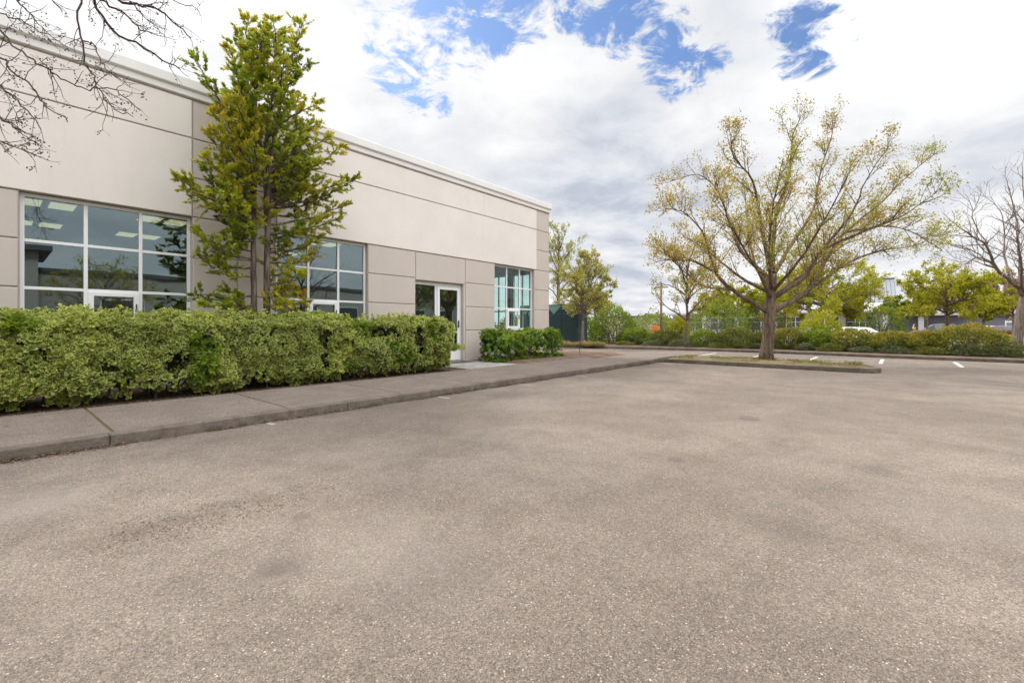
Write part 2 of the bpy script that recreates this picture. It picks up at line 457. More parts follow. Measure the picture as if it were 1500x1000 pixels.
def sprout(g, wood, twig, pts, radii, level, P, tips):
    """grow side branches from a path; the last level feeds leaf spots"""
    L = plen(pts); n = max(1, int(L*P['dens'][level] + g.random()))
    for _ in range(n):
        t = P['t0'][level] + (1-P['t0'][level])*g.random()
        p, tan, r = sample(pts, radii, t)
        perp = tan.cross(Vector((g.gauss(0,1), g.gauss(0,1), g.gauss(0,1))))
        if perp.length < 1e-3: continue
        perp.normalize()
        an = R(g.uniform(*P['ang']))
        d = (tan*math.cos(an) + perp*math.sin(an) + Vector((0,0,P['up']))).normalized()
        ln = g.uniform(*P['len'][level])*(1.2-.6*t)
        q = [p]; dd = d.copy()
        steps = 4 if level == 0 else 3
        for s in range(steps):
            dd = (dd + Vector((g.gauss(0,1), g.gauss(0,1), g.gauss(0,1)))*P['wob'] + Vector((0,0,P['up']*.35))).normalized()
            q.append(q[-1] + dd*ln/steps)
        r0 = min(r*.65, P['rad'][level])
        rr = taper(len(q), r0, P['rmin'])
        wood.tube(q, rr, 5 if level == 0 else 3, cap=False)
        if level+1 < len(P['dens']):
            sprout(g, wood, twig, q, rr, level+1, P, tips)
            tips.append((q[-1], dd.copy()))
        else:
            for f in (.35, .6, .8, 1.0):
                a, b, _ = sample(q, rr, f); tips.append((a, b))

def crown_leaves(name, mat, tips, parent, seed, per, size, spread, keep=1.0, tonefn=None, ar=.55):
    g = np.random.default_rng(seed)
    T = np.array([tuple(p) for p, d in tips], np.float32); Dd = np.array([tuple(d) for p, d in tips], np.float32)
    if keep < 1:
        m = g.random(len(T)) < keep; T, Dd = T[m], Dd[m]
    cl = g.random(len(T))*.55
    if tonefn: cl = cl*.4 + np.array([tonefn(p) for p in T])*.6
    T = np.repeat(T, per, 0); Dd = np.repeat(Dd, per, 0); cl = np.repeat(cl, per)
    n = len(T)
    P = T + g.normal(size=(n, 3))*spread
    D = Dd*.6 + rnd_dirs(g, n)
    L = size*g.uniform(.65, 1.3, n)
    return leaf_object(name, mat, P, D, rnd_dirs(g, n), L, L*ar, cl + g.random(n)*.45, parent)

def make_tree(label, cat, base, trunk, r0, limbs, P, seed, leaf_mat, bark_mat, per=3, size=.06, spread=.04, keep=1.0, group=None,
              name='tree', rlimb=.5, flare=1.35, r1=None, jit=.022, tpow=1.25, tonefn=None, berries=None, straight_to_top=False, kids=None):
    """trunk: world points; limbs: world polylines. One thing > trunk, twigs, crown"""
    g = random.Random(seed)
    base = Vector(base)
    P = dict(P, dens=P['dens'][:2])
    root = thing(name, label, cat, base, 0, group)
    wood, twig, tips = MB(), MB(), []
    tp = smooth_path([Vector(p)-base for p in trunk], 4, .004, g)
    tr = taper(len(tp), r0, r1 or r0*.62, 1.0)
    for i in range(len(tp)):
        h = (tp[i].z)/max(.01, tp[-1].z)
        tr[i] *= 1 + (flare-1)*max(0, 1-h*5)**2
    wood.tube(tp, tr, 14)
    for l in limbs:
        pts, rl = (l if isinstance(l, tuple) else (l, r0*rlimb))
        q = smooth_path([Vector(p)-base for p in pts], 4, jit, g)
        rr = taper(len(q), rl, min(.010, rl*.35), tpow)
        wood.tube(q, rr, 8)
        sprout(g, wood, twig, q, rr, 0, P, tips)
    wood.build('trunk', bark_mat, root, smooth=True)
    if leaf_mat: crown_leaves('crown', leaf_mat, tips, root, seed+7, per, size, spread, keep, tonefn)
    if berries:
        b = MB()
        for p, d in tips:
            if g.random() < berries:
                for _ in range(g.randint(1, 3)):
                    c = p + Vector((g.gauss(0,.018), g.gauss(0,.018), -abs(g.gauss(.015,.015))))
                    b.add([c+Vector(v)*.008 for v in ((1,0,0),(-1,0,0),(0,1,0),(0,-1,0),(0,0,1),(0,0,-1))],
                          [(0,2,4),(2,1,4),(1,3,4),(3,0,4),(2,0,5),(1,2,5),(3,1,5),(0,3,5)])
        if b.v: b.build('berries', M['berry'], root)
    return root

def auto_limbs(g, top, centre, radii, n, low=-.75):
    """limbs that leave a central leader and fan towards points on an ellipsoid"""
    out = []; top = Vector(top); axis = Vector((centre[0], centre[1], centre[2]+radii[2]*.9)) - top
    for i in range(n):
        a = 2*math.pi*(i*.382 + g.uniform(-.07, .07))
        z = low + (1-low)*((i+.5)/n) + g.uniform(-.1, .1); z = max(-.95, min(.97, z))
        rr = math.sqrt(1-z*z)*g.uniform(.78, 1.04)
        e = Vector((centre[0]+radii[0]*rr*math.cos(a), centre[1]+radii[1]*rr*math.sin(a), centre[2]+radii[2]*z))
        f = max(0.0, (z-low)/(1-low)*.62 + g.uniform(-.10, .06))
        s = top + axis*f
        m1 = s.lerp(e, .33) + Vector((g.gauss(0, .05), g.gauss(0, .05), .2))*radii[2]*.55*g.uniform(.2, 1)
        m2 = s.lerp(e, .7) + Vector((g.gauss(0, .06), g.gauss(0, .06), .16))*radii[2]*.5*g.uniform(0, 1)
        out.append(([s, m1, m2, e], max(.012, .045*max(radii[0], .8)*(1-.6*f)*.62)))
    return out

def spot_y(px, py, y):
    d = ray(px, py); return Vector((0, 0, EYE)) + d*(y/d.y)

def spot_x(px, py, x):
    d = ray(px, py); return Vector((0, 0, EYE)) + d*(x/d.x)

# ================================================================== GROUND
def sheet(name, poly, z, mat):
    m = MB(); m.add([(p[0], p[1], z) for p in poly], [tuple(range(len(poly)))])
    return structure(m.build(name, mat))

prof = [(-500, 0), (27, 0), (31, -.12), (36, -.2), (900, -.2)]
g_ = MB()
vs = []
for x, z in prof: vs += [(x, -600, z), (x, 700, z)]
g_.add(vs, [(2*i, 2*i+2, 2*i+3, 2*i+1) for i in range(len(prof)-1)])
structure(g_.build('parking_lot', M['asphalt']))

KZ = .115
def arc(cx, cy, r, a0, a1, n=8):
    return [(cx + r*math.cos(R(a0+(a1-a0)*i/n)), cy + r*math.sin(R(a0+(a1-a0)*i/n))) for i in range(n+1)]

# pavement in front of the building, with its joints left open
walk_edges = [-14, -9.7, -7.9, -6.15, -4.4, -2.65, -.9, .845, 2.6, 4.36, 6.1, 7.86, 9.85, 11.6, 13.4, 14.45, 16.3]
w = MB()
for a, b in zip(walk_edges[:-1], walk_edges[1:]):
    w.box(a+.013, b-.013, 6.11, 8.15 if b < 14 else 7.75, -.05, KZ)
structure(w.build('sidewalk', M['sidewalk'], bevel=.006))
j = MB()
for x in walk_edges[1:-1]:
    j.box(x-.013, x+.013, 6.11, 8.1 if x < 14 else 7.7, 0, KZ-.010)
structure(j.build('joint_moss', M['moss']))
# landing slab in front of the glass door
s_ = MB().box(7.87, 9.84, 8.16, 10.46, -.05, KZ+.004)
structure(s_.build('door_landing', M['slab'], bevel=.006))

# kerbs in pieces, each with a real step
kb = MB()
xs = [-14, -11, -8, -5, -2.2, .8, 3.35, 5.9, 8.6, 11.4, 14.3]
for a, b in zip(xs[:-1], xs[1:]):
    kb.box(a+.002, b-.002, 5.95, 6.105, -.06, KZ+.002)
structure(kb.build('kerb', M['kerb'], bevel=.014))

# island: a strip that ends in a rounded tip
def strip(path, wd):
    """outline of a kerb that follows a path, to its left"""
    out = []; n = len(path)
    for i in range(n):
        a = Vector(path[max(0, i-1)]); b = Vector(path[min(n-1, i+1)])
        d = (b-a).normalized(); out.append((path[i][0]-d.y*wd, path[i][1]+d.x*wd))
    return out
outer = [(14.3, 5.95)] + [(14.47, 5.80)] + [(14.46, 4.4), (14.45, 3), (14.44, 1.7), (14.43, .75)] + arc(14.95, .85, .52, 190, 268, 5) + [(15.3, .45)] + arc(15.3, 1.65, 1.2, 275, 350, 8) + [(16.5, 2.4), (16.5, 4), (16.5, 5.2), (16.5, 6.05)]
inner = strip(outer, .15)
ki = MB(); n_ = len(outer)
vs = [(*p, -.06) for p in outer] + [(*p, KZ+.002) for p in outer] + [(*p, -.06) for p in inner] + [(*p, KZ+.002) for p in inner]
fs = []
for i in range(n_-1):
    fs += [(i, i+1, n_+i+1, n_+i), (n_+i, n_+i+1, 3*n_+i+1, 3*n_+i), (3*n_+i, 3*n_+i+1, 2*n_+i+1, 2*n_+i)]
ki.add(vs, fs)
structure(ki.build('island_kerb', M['kerb'], bevel=.012))
# ground of the island, humped and uneven
def humped(name, poly_in, z0, hump, mat, step=.16, nz=.02):
    xs_ = [p[0] for p in poly_in]; ys_ = [p[1] for p in poly_in]
    m = MB(); bm = bmesh.new()
    f = bm.faces.new([bm.verts.new((p[0], p[1], 0)) for p in poly_in])
    for ax, lo, hi in ((0, min(xs_), max(xs_)), (1, min(ys_), max(ys_))):
        v = lo + step
        while v < hi:
            co = (v, 0, 0) if ax == 0 else (0, v, 0); no = (1, 0, 0) if ax == 0 else (0, 1, 0)
            bmesh.ops.bisect_plane(bm, geom=bm.verts[:]+bm.edges[:]+bm.faces[:], plane_co=co, plane_no=no)
            v += step
    E_ = [(Vector(a), Vector(b)) for a, b in zip(poly_in, poly_in[1:]+poly_in[:1])]
    for v in bm.verts:
        p = v.co.xy; d = 9
        for a, b in E_:
            ab = b-a; t = max(0, min(1, (p-a).dot(ab)/max(1e-9, ab.length_squared))); d = min(d, (p-(a+ab*t)).length)
        k = min(1, d/.45)
        v.co.z = z0 + hump*(k*k*(3-2*k)) + (nz*noise.noise(Vector((p.x*3, p.y*3, 1.7)))*k)
    me = bpy.data.meshes.new(name); bm.to_mesh(me); bm.free(); me.materials.append(mat)
    me.polygons.foreach_set('use_smooth', [True]*len(me.polygons))
    o = bpy.data.objects.new(name, me); C.objects.link(o); return structure(o)
isl = [(p[0], p[1]) for p in inner[1:]]
humped('island_ground', isl, KZ-.012, .05, M['dry_turf'])
# beds along the wall and round the corner of the building
sheet('hedge_bed', [(-14, 8.16), (7.86, 8.16), (7.86, 10.4), (-14, 10.4)], KZ-.02, M['soil'])
humped('corner_bed', [(9.85, 8.16), (13.4, 8.16), (14.2, 7.80), (15.1, 7.72), (15.9, 7.9), (16.15, 8.6), (16.1, 10.4), (15.9, 13), (15.5, 16), (14.36, 16), (14.36, 10.4), (9.85, 10.4)], KZ-.01, .07, M['mulch'], .25, .035)
ck = MB()
cp = [(16.3, 6.1), (16.3, 7.7), (16.32, 8.6), (16.27, 10.4), (16.05, 13), (15.65, 16), (15.4, 22)]
ci = strip(cp, .15)
n_ = len(cp); vs = [(*p, -.06) for p in cp] + [(*p, .045 if p[1] < 8 else KZ) for p in cp] + [(*p, -.06) for p in ci] + [(*p, .045 if p[1] < 8 else KZ) for p in ci]
fs = []
for i in range(n_-1):
    fs += [(i, i+1, n_+i+1, n_+i), (n_+i, n_+i+1, 3*n_+i+1, 3*n_+i), (3*n_+i, 3*n_+i+1, 2*n_+i+1, 2*n_+i)]
ck.add(vs, fs); structure(ck.build('drive_kerb', M['kerb'], bevel=.01))

# far planting bed
fk = [(20.6, -40), (21.0, -14), (21.35, -6), (21.55, -2), (21.75, .5), (22.1, 3), (22.2, 6), (21.75, 9.5), (20.5, 13.9), (20.0, 17), (20.0, 26)]
fk = [(p.x, p.y) for p in smooth_path([(*p, 0) for p in fk], 4)]
fi = strip(fk[::-1], .16)[::-1]
fo = [(a[0]+.16, a[1]) for a in fk]
m = MB(); n_ = len(fk)
vs = [(*p, -.06) for p in fk] + [(*p, .11) for p in fk] + [(*p, .11) for p in fo] + [(*p, -.06) for p in fo]
fs = []
for i in range(n_-1):
    fs += [(i+1, i, n_+i, n_+i+1), (n_+i+1, n_+i, 2*n_+i, 2*n_+i+1), (2*n_+i+1, 2*n_+i, 3*n_+i, 3*n_+i+1)]
m.add(vs, fs); structure(m.build('far_kerb', M['kerb'], bevel=.01))
bed = [(p[0], p[1]) for p in fo] + [(27.5, 26), (27.5, -40)]
sheet('planting_bed', bed, .10, M['mulch'])

# painted stall lines, crack seals, iron covers
def quad_line(name, a, b, wd, mat, z=.004):
    a, b = Vector(a).to_2d(), Vector(b).to_2d(); d = (b-a).normalized(); n = Vector((-d.y, d.x))*wd/2
    mm = MB(); mm.add([(*(a+n), z), (*(a-n), z), (*(b-n), z), (*(b+n), z)], [(0, 1, 2, 3)])
    return structure(mm.build(name, mat))
for y in (-3.25, -1.40, .43, 2.36, 4.2, 6.05):
    quad_line('painted_marking', (18.35, y), (20.75, y), .10, M['paint'])
for x, y in ((2.25, 5.74), (4.95, 5.62), (7.1, 5.5), (9.2, 5.6)):
    quad_line('painted_marking', (x, 5.90), (x+.02, y), .06, M['faint'])
def ragged(name, pts, wd, mat, seed, z=.004):
    g = random.Random(seed); q = smooth_path([(*p, 0) for p in pts], 10, .012, g)
    vs = []; fs = []
    for i, p in enumerate(q):
        d = (q[min(i+1, len(q)-1)]-q[max(i-1, 0)]).normalized(); n = Vector((-d.y, d.x, 0))
        k = wd*g.uniform(.5, 1.1)/2
        vs += [(p.x+n.x*k, p.y+n.y*k, z), (p.x-n.x*k, p.y-n.y*k, z)]
        if i: fs.append((2*i-2, 2*i-1, 2*i+1, 2*i))
    mm = MB(); mm.add(vs, fs); return structure(mm.build(name, mat))
ragged('crack_seal', [(14.3, -1.2), (13.6, -3.2), (13.0, -6.0), (12.6, -10)], .05, M['seal'], 3)
ragged('crack_seal', [(13.6, -.2), (12.9, -2.6), (12.2, -5.5), (11.6, -9)], .035, M['seal'], 4)

def cover(label, px, py, r):
    p = on_ground(px, py)
    root = thing('valve_cover', label, 'manhole cover', (p.x, p.y, 0))
    MB().lathe([(r*1.0, -.02), (r*1.0, .004), (r*.84, .008), (r*.82, -.004)], n=28).build('ring', M['iron'], root)
    q = MB().lathe([(r*.80, -.02), (r*.80, .005), (r*.2, .006)], n=28)
    for k in range(-3, 4):
        hw = math.sqrt(max(0, .62-(k*.2)**2))*r
        q.box(-hw, hw, k*r*.2-.008, k*r*.2+.008, .004, .010)
    q.build('lid', M['iron'], root)
cover('round iron valve cover set in the open asphalt in front of the island tree', 1097, 612.5, .13)

# ================================================================== OFFICE BUILDING
WY = 10.4
CX = 14.35
bld = thing('office_building', 'long beige and cream tilt-up office building with white framed windows and a stepped cornice', 'building', (0, WY, 0))
def bb(m, x0, x1, z0, z1, y0=0.0, y1=.25, chamf=None):
    if chamf: m.cbox(x0, x1, y0, y1, z0, z1, chamf)
    else: m.box(x0, x1, y0, y1, z0, z1)
ZS = [.0, 1.055, 1.805, 2.56, 3.31, 4.07, 4.83, 5.57]      # reveal heights
openings = [(.33, 2.60, 1.055, 3.31), (4.157, 6.41, 1.055, 3.31), (11.24, 13.40, 1.055, 3.31), (7.93, 9.78, 0, 2.50), (-2.9, -.62, 1.055, 3.31)]
# structural wall behind the panels
back = MB()
spans = sorted((o[0], o[1]) for o in openings)
x = -9.0
for a, b in spans:
    back.box(x, a-.0, .022, .24, 0, 3.31); x = b
back.box(x, CX-.02, .022, .24, 0, 3.31)
back.box(-9.0, CX-.02, .022, .24, 3.312, 5.66)
for o in openings:
    if o[2] > 0: back.box(o[0]+.001, o[1]-.001, .022, .24, 0, o[2]-.002)
    if o[3] < 3.3: back.box(o[0]+.001, o[1]-.001, .022, .24, o[3]+.002, 3.308)
back.build('wall', M['joint'], bld)
G = .011
def panels(m, x0, x1, zs, y0=0.0, c=.009):
    for a, b in zip(zs[:-1], zs[1:]):
        m.cbox(x0+G, x1-G, y0, .02, a+(G if a > 0 else 0), b-G, c)
low = MB()
panels(low, -.62, .33, ZS[:5]); panels(low, 6.41, 7.93, ZS[:5])
panels(low, 7.93, 9.86, [2.50, 3.31]); low.cbox(9.78+.001, 9.86-G, 0, .02, 0, 2.489, .004)
panels(low, 9.86, 11.24, ZS[:5])
panels(low, 13.40, CX-.006, ZS[:5])
panels(low, 13.56, CX-.006, ZS[4:])
for a, b in ((2.60, 3.385), (3.385, 4.157)): panels(low, a, b, ZS)
for o in openings:
    if o[2] > 0: panels(low, o[0], o[1], [0, o[2]])
panels(low, -9.0, -2.9, ZS[:5])
low.build('lower_panel', M['beige'], bld)
up = MB()
for a, b in ((-9.0, 2.60), (4.157, 13.56)):
    panels(up, a, b, [3.31, 4.83, 5.57], -.016, .009)
up.build('upper_panel', M['cream'], bld)
# end wall of the building with its own windows
end = MB()
end_win = [(.7, 1.75), (2.0, 3.05)]
y = .25
for a, b in end_win:
    end.box(CX-.25, CX, y, a, 0, 5.66); y = b
    end.box(CX-.25, CX, a, b, 0, .85); end.box(CX-.25, CX, a, b, 3.31, 5.66)
end.box(CX-.25, CX, y, 24, 0, 5.66)
end.box(CX-.018, CX, .0, .249, 0, 5.66)
end.build('end_wall', M['beige'], bld)
bw = MB().box(-9, CX, 23.8, 24, 0, 5.66); bw.box(-9.2, -9, .0, 24, 0, 5.66); bw.build('rear_wall', M['beige'], bld)
MB().box(-8.9, CX-.25, .25, 23.8, 5.30, 5.42).build('roof', M['roof_gravel'], bld)
# cornice: band, cove and cap, swept along the front and round the corner
cprof = [(.0, 5.595), (-.03, 5.60), (-.045, 5.612), (-.045, 5.715), (-.055, 5.722), (-.085, 5.748), (-.09, 5.76), (-.09, 5.925), (-.075, 5.94), (.25, 5.94), (.25, 5.595)]
cm = MB(); n_ = len(cprof)
vs = [(-9, p[0], p[1]) for p in cprof] + [(CX-p[0], p[0], p[1]) for p in cprof] + [(CX-p[0], 24, p[1]) for p in cprof]
fs = [(i, (i+1) % n_, n_+(i+1) % n_, n_+i) for i in range(n_)] + [(n_+i, n_+(i+1) % n_, 2*n_+(i+1) % n_, 2*n_+i) for i in range(n_)]
fs += [tuple(range(n_-1, -1, -1)), tuple(range(2*n_, 3*n_))]
cm.add(vs, [f[::-1] for f in fs]).build('cornice', M['cornice'], bld)

def window(x0, x1, z0, z1, gl, mull):
    f = MB(); y0, y1 = .105, .165; t = .055
    f.box(x0, x0+t, y0, y1, z0, z1); f.box(x1-t, x1, y0, y1, z0, z1)
    f.box(x0+t, x1-t, y0+.002, y1, z0, z0+t); f.box(x0+t, x1-t, y0+.002, y1, z1-t, z1)
    for mx in mull: f.box(mx-.026, mx+.026, y0+.004, y1, z0+t, z1-t)
    xsx = [x0+t] + [v for mx in mull for v in (mx-.026, mx+.026)] + [x1-t]
    for zz in (1.805, 2.56):
        for k in range(0, len(xsx), 2): f.box(xsx[k], xsx[k+1], y0+.008, y1, zz-.024, zz+.024)
    fo_ = f.build('window', M['white_metal'], bld, bevel=.003)
    pn = MB()
    rows = [(z0+t, 1.781), (1.829, 2.536), (2.584, z1-t)]
    for k in range(0, len(xsx), 2):
        for a, b in rows:
            pn.box(xsx[k]+.001, xsx[k+1]-.001, .135, .141, a+.001, b-.001)
    pn.build('pane', gl, fo_)
    # opening sash in the middle of the lowest row
    a, b = xsx[2], xsx[3]; za, zb = z0+t, 1.781
    sh = MB(); s = .075; y2 = .088
    sh.box(a, a+s, y2, .130, za, zb); sh.box(b-s, b, y2, .130, za, zb)
    sh.box(a+s, b-s, y2+.002, .130, za, za+s); sh.box(a+s, b-s, y2+.002, .130, zb-s*.9, zb)
    sh.build('sash', M['white_metal'], fo_, bevel=.003)
    lt = MB().box(b-s*.62, b-s*.40, y2-.022, y2, (za+zb)/2+.02, (za+zb)/2+.14); lt.box(b-s*.7, b-s*.3, y2-.012, y2, (za+zb)/2, (za+zb)/2+.05)
    lt.build('latch', M['dark_metal'], fo_)
    sl = MB().box(x0-.0, x1+.0, -.012, .104, z0-.028, z0-.001); sl.build('sill', M['beige'], fo_)
window(.335, 2.595, 1.058, 3.306, M['glass'], (1.10, 1.832))
window(4.16, 6.405, 1.058, 3.306, M['glass'], (4.915, 5.66))
window(11.245, 13.395, 1.058, 3.306, M['green_glass'], (11.97, 12.68))
window(-2.895, -.625, 1.058, 3.306, M['glass'], (-2.13, -1.39))
# glass entrance: fixed light and one leaf
df = MB(); y0, y1 = .12, .19
df.box(7.935, 8.00, y0, y1, KZ, 2.495); df.box(9.715, 9.775, y0, y1, KZ, 2.495)
df.box(8.00, 9.715, y0+.002, y1, 2.40, 2.495); df.box(8.735, 8.80, y0+.003, y1, KZ, 2.40); df.box(8.00, 8.735, y0+.003, y1, KZ, KZ+.16)
dfo = df.build('door', M['white_metal'], bld, bevel=.003)
lf = MB(); lf.box(8.81, 8.90, .10, .15, KZ+.015, 2.39); lf.box(9.615, 9.705, .10, .15, KZ+.015, 2.39)
lf.box(8.90, 9.615, .102, .15, 2.30, 2.39); lf.box(8.90, 9.615, .102, .15, KZ+.015, KZ+.30); lf.box(8.90, 9.615, .104, .15, .98, 1.01)
lf.build('door_leaf', M['white_metal'], dfo, bevel=.003)
MB().box(8.001, 8.734, .150, .156, KZ+.161, 2.399).box(8.901, 9.614, .122, .128, KZ+.301, .979).box(8.901, 9.614, .122, .128, 1.011, 2.299).build('pane', M['door_glass'], dfo)
hd = MB().box(9.635, 9.685, .088, .0995, 1.14, 1.36).tube([(9.66, .06, 1.20), (9.57, .058, 1.20)], [.011, .009], 8).tube([(9.66, .0995, 1.20), (9.66, .06, 1.20)], [.012, .012], 8)
hd.tube([(9.66, .088, 1.31), (9.66, .075, 1.31)], [.018, .018], 10)
hd.build('handle', M['dark_metal'], dfo)
MB().box(8.2, 9.6, -.75, -.15, KZ+.004, KZ+.016).build('door_mat', M['dark_metal'], bld)
# interior: one open room under a lit ceiling
MB().box(-8.9, CX-.26, .25, 9, .02, .06).build('floor', M['carpet'], bld)
MB().box(-8.9, CX-.26, .25, 9, 3.32, 3.38).build('ceiling', M['ceiling'], bld)
iw = MB().box(-8.9, CX-.26, 9.0, 9.1, .06, 3.32); iw.box(7.0, 7.12, .26, 8.99, .06, 3.32); iw.box(10.4, 10.52, 2.6, 8.99, .06, 3.32)
iw.build('partition', M['plaster'], bld)
for ix in range(-3, 8):
    for iy in range(2):
        lx, ly = .27 + ix*1.65, .50 + iy*2.3
        if 6.2 < lx < 7.4 or lx > 10: continue
        for dx in (0, .42):
            fr = MB().box(lx+dx, lx+dx+.36, ly, ly+.62, 3.300, 3.319).build('ceiling_light', M['white_metal'], bld)
            MB().box(lx+dx+.02, lx+dx+.34, ly+.02, ly+.60, 3.294, 3.2995).build('diffuser', M['lamp'], fr)
for a, b in end_win:
    f = MB(); X0, X1 = CX-.17, CX-.11
    f.box(X0, X1, a, a+.06, .85, 3.31); f.box(X0, X1, b-.06, b, .85, 3.31); f.box(X0+.002, X1, a+.06, b-.06, .85, .91); f.box(X0+.002, X1, a+.06, b-.06, 3.25, 3.31)
    f.box(X0+.004, X1, (a+b)/2-.025, (a+b)/2+.025, .91, 3.25); f.box(X0+.006, X1, a+.06, (a+b)/2-.025, 1.78, 1.83); f.box(X0+.006, X1, (a+b)/2+.025, b-.06, 1.78, 1.83)
    fo_ = f.build('window', M['white_metal'], bld)
    MB().box(CX-.143, CX-.137, a+.061, b-.061, .911, 3.249).build('pane', M['green_glass'], fo_)

# ================================================================== HEDGE AND SHRUBS
def leaf_rosettes(name, mat, centres, axes, tones, parent, seed, k=8, size=.05, rim=True, ar=.5):
    g = np.random.default_rng(seed)
    n = len(centres); Cc = np.repeat(np.asarray(centres, np.float32), k, 0); A = np.repeat(np.asarray(axes, np.float32), k, 0)
    A /= np.linalg.norm(A, axis=1, keepdims=True)
    ref = rnd_dirs(g, n).repeat(k, 0)
    U = np.cross(A, ref); U /= np.linalg.norm(U, axis=1, keepdims=True) + 1e-9; V = np.cross(A, U)
    an = np.tile(np.arange(k)*2.4, n) + g.normal(size=n*k)*.25
    lift = np.tile(np.linspace(.02, .95, k), n) + g.normal(size=n*k)*.14
    rad = U*np.cos(an)[:, None] + V*np.sin(an)[:, None]
    D = rad*np.cos(lift)[:, None] + A*np.sin(lift)[:, None]
    N = A*np.cos(lift)[:, None] - rad*np.sin(lift)[:, None] + g.normal(size=(n*k, 3))*.1
    L = size*g.uniform(.7, 1.25, n*k)
    T = np.repeat(np.asarray(tones), k)*.75 + g.random(n*k)*.3
    P = Cc + A*(np.tile(np.linspace(-.02, .012, k), n))[:, None]
    return leaf_object(name, mat, P, D, N, L, L*ar, T, parent, rim=rim, fold=.03 if rim else .1)

def hedge():
    root = thing('hedge', 'long clipped hedge of cream-edged leaves along the pavement under the office windows', 'hedge', (2.7, 9.0, 0))
    g = random.Random(5)
    X0, X1, YF, YB, ZT = -2.4, 7.55, 8.36, 9.55, 1.28
    cen, ax, ton, plainc, plaina, plaint = [], [], [], [], [], []
    def off(p, s=1.5): return fbm(p, s)
    def put(p, nrm):
        p = Vector(p); nrm = Vector(nrm)
        lump = fbm((p.x, p.y, p.z), 1.3)*.14 + fbm((p.x+9, p.y, p.z), 3.3)*.11
        hole = fbm((p.x+3, p.y-4, p.z+7), 2.3)
        q = p + nrm*lump + Vector((g.gauss(0, .02),)*3)
        if hole < -.40 and nrm.z < .5: 
            if g.random() < .8: return
            q = q - nrm*.22
        if p.z < .42 and fbm((p.x*1.3, 2, 5), 1.1) > -.1 + (p.z-.2)*2 and g.random() < .85: return
        d = (nrm + Vector((g.gauss(0, .38), g.gauss(0, .38), .40+g.gauss(0, .30)))).normalized()
        green = fbm((p.x+20, p.y, p.z), 1.5) + .35*fbm((p.x+1, p.y, p.z+3), 4.0)
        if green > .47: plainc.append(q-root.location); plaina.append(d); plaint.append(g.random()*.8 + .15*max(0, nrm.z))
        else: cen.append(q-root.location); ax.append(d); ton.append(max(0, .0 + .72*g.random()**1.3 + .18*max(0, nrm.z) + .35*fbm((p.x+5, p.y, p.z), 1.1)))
    def front_y(x, z):     # the face leans out a little, and the foot tucks in
        return YF - .10*math.sin(math.pi*min(1, max(0, (z-.15)/1.2))) + (.16 if z < .3 else 0)
    for _ in range(7600):
        x = g.uniform(X0, X1); z = .17 + (ZT-.17)*g.random()
        r = max(0, x-(X1-.45)); put((x, front_y(x, z) + r*r*1.2, min(z, ZT-.05-.3*r*r)), (r*.9, -1, .15 + .5*max(0, z-1.1)))
    for _ in range(7000):
        x = g.uniform(X0, X1-.1); y = g.uniform(YF-.05, YB); r = max(0, x-(X1-.6))
        put((x, y, ZT + .02*math.sin(x*2.1) - .35*r*r - .22*max(0, (YF+.16-y))), (0, 0, 1))
    for _ in range(1700):
        y = g.uniform(YF, YB); z = .2 + (ZT-.3)*g.random(); put((X1-.05-.12*abs(y-8.9), y, z), (1, -.15, .2))
    for _ in range(3200):
        x = g.uniform(X0, X1); z = .25 + (ZT-.3)*g.random(); put((x, YB, z), (0, 1, .2))
    # stray shoots above the clipped top and off the end
    for _ in range(150):
        x = g.uniform(-.5, X1-.3); y = g.uniform(YF, YB); h = g.uniform(.02, .12)
        if fbm((x, 3, 1), 1.4) > .05: h += .05
        for k in range(2): cen.append(Vector((x, y, ZT+h*(k+1)/2+.02))-root.location); ax.append(Vector((g.gauss(0, .3), g.gauss(0, .3), 1))); ton.append(g.uniform(.5, 1))
    for _ in range(26):
        t = g.random(); cen.append(Vector((X1+.08+t*.33, YF+.1+g.gauss(0, .06), .62+.05*t+g.gauss(0, .05)))-root.location); ax.append(Vector((1, -.4, .5+g.gauss(0, .3)))); ton.append(g.uniform(.4, .9))
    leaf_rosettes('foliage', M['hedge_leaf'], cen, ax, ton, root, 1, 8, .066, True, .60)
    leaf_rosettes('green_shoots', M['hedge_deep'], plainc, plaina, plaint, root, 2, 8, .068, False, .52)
    # inner leaves and the woody stems they hang on
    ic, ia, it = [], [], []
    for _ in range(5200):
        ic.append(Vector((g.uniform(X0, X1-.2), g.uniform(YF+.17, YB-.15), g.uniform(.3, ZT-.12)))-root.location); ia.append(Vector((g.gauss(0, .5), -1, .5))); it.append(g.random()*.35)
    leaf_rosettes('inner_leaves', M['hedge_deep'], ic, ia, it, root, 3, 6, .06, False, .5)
    st = MB()
    for _ in range(150):
        x = g.uniform(X0, X1-.25); y = g.uniform(YF+.2, YB-.2)
        p = [Vector((x, y, .05))]
        for k in range(5): p.append(p[-1] + Vector((g.gauss(0, .09), g.gauss(0, .09)-.02, .22)))
        p = [q-root.location for q in p]; st.tube(p, taper(6, g.uniform(.010, .022), .005), 5, cap=False)
        for k in range(3):
            a = p[g.randint(1, 4)]; st.tube([a, a+Vector((g.gauss(0, .15), -.12, .06)), a+Vector((g.gauss(0, .3), -.27, .15))], [.008, .006, .003], 4, cap=False)
    st.build('stems', M['bark_twig'], root)
hedge()

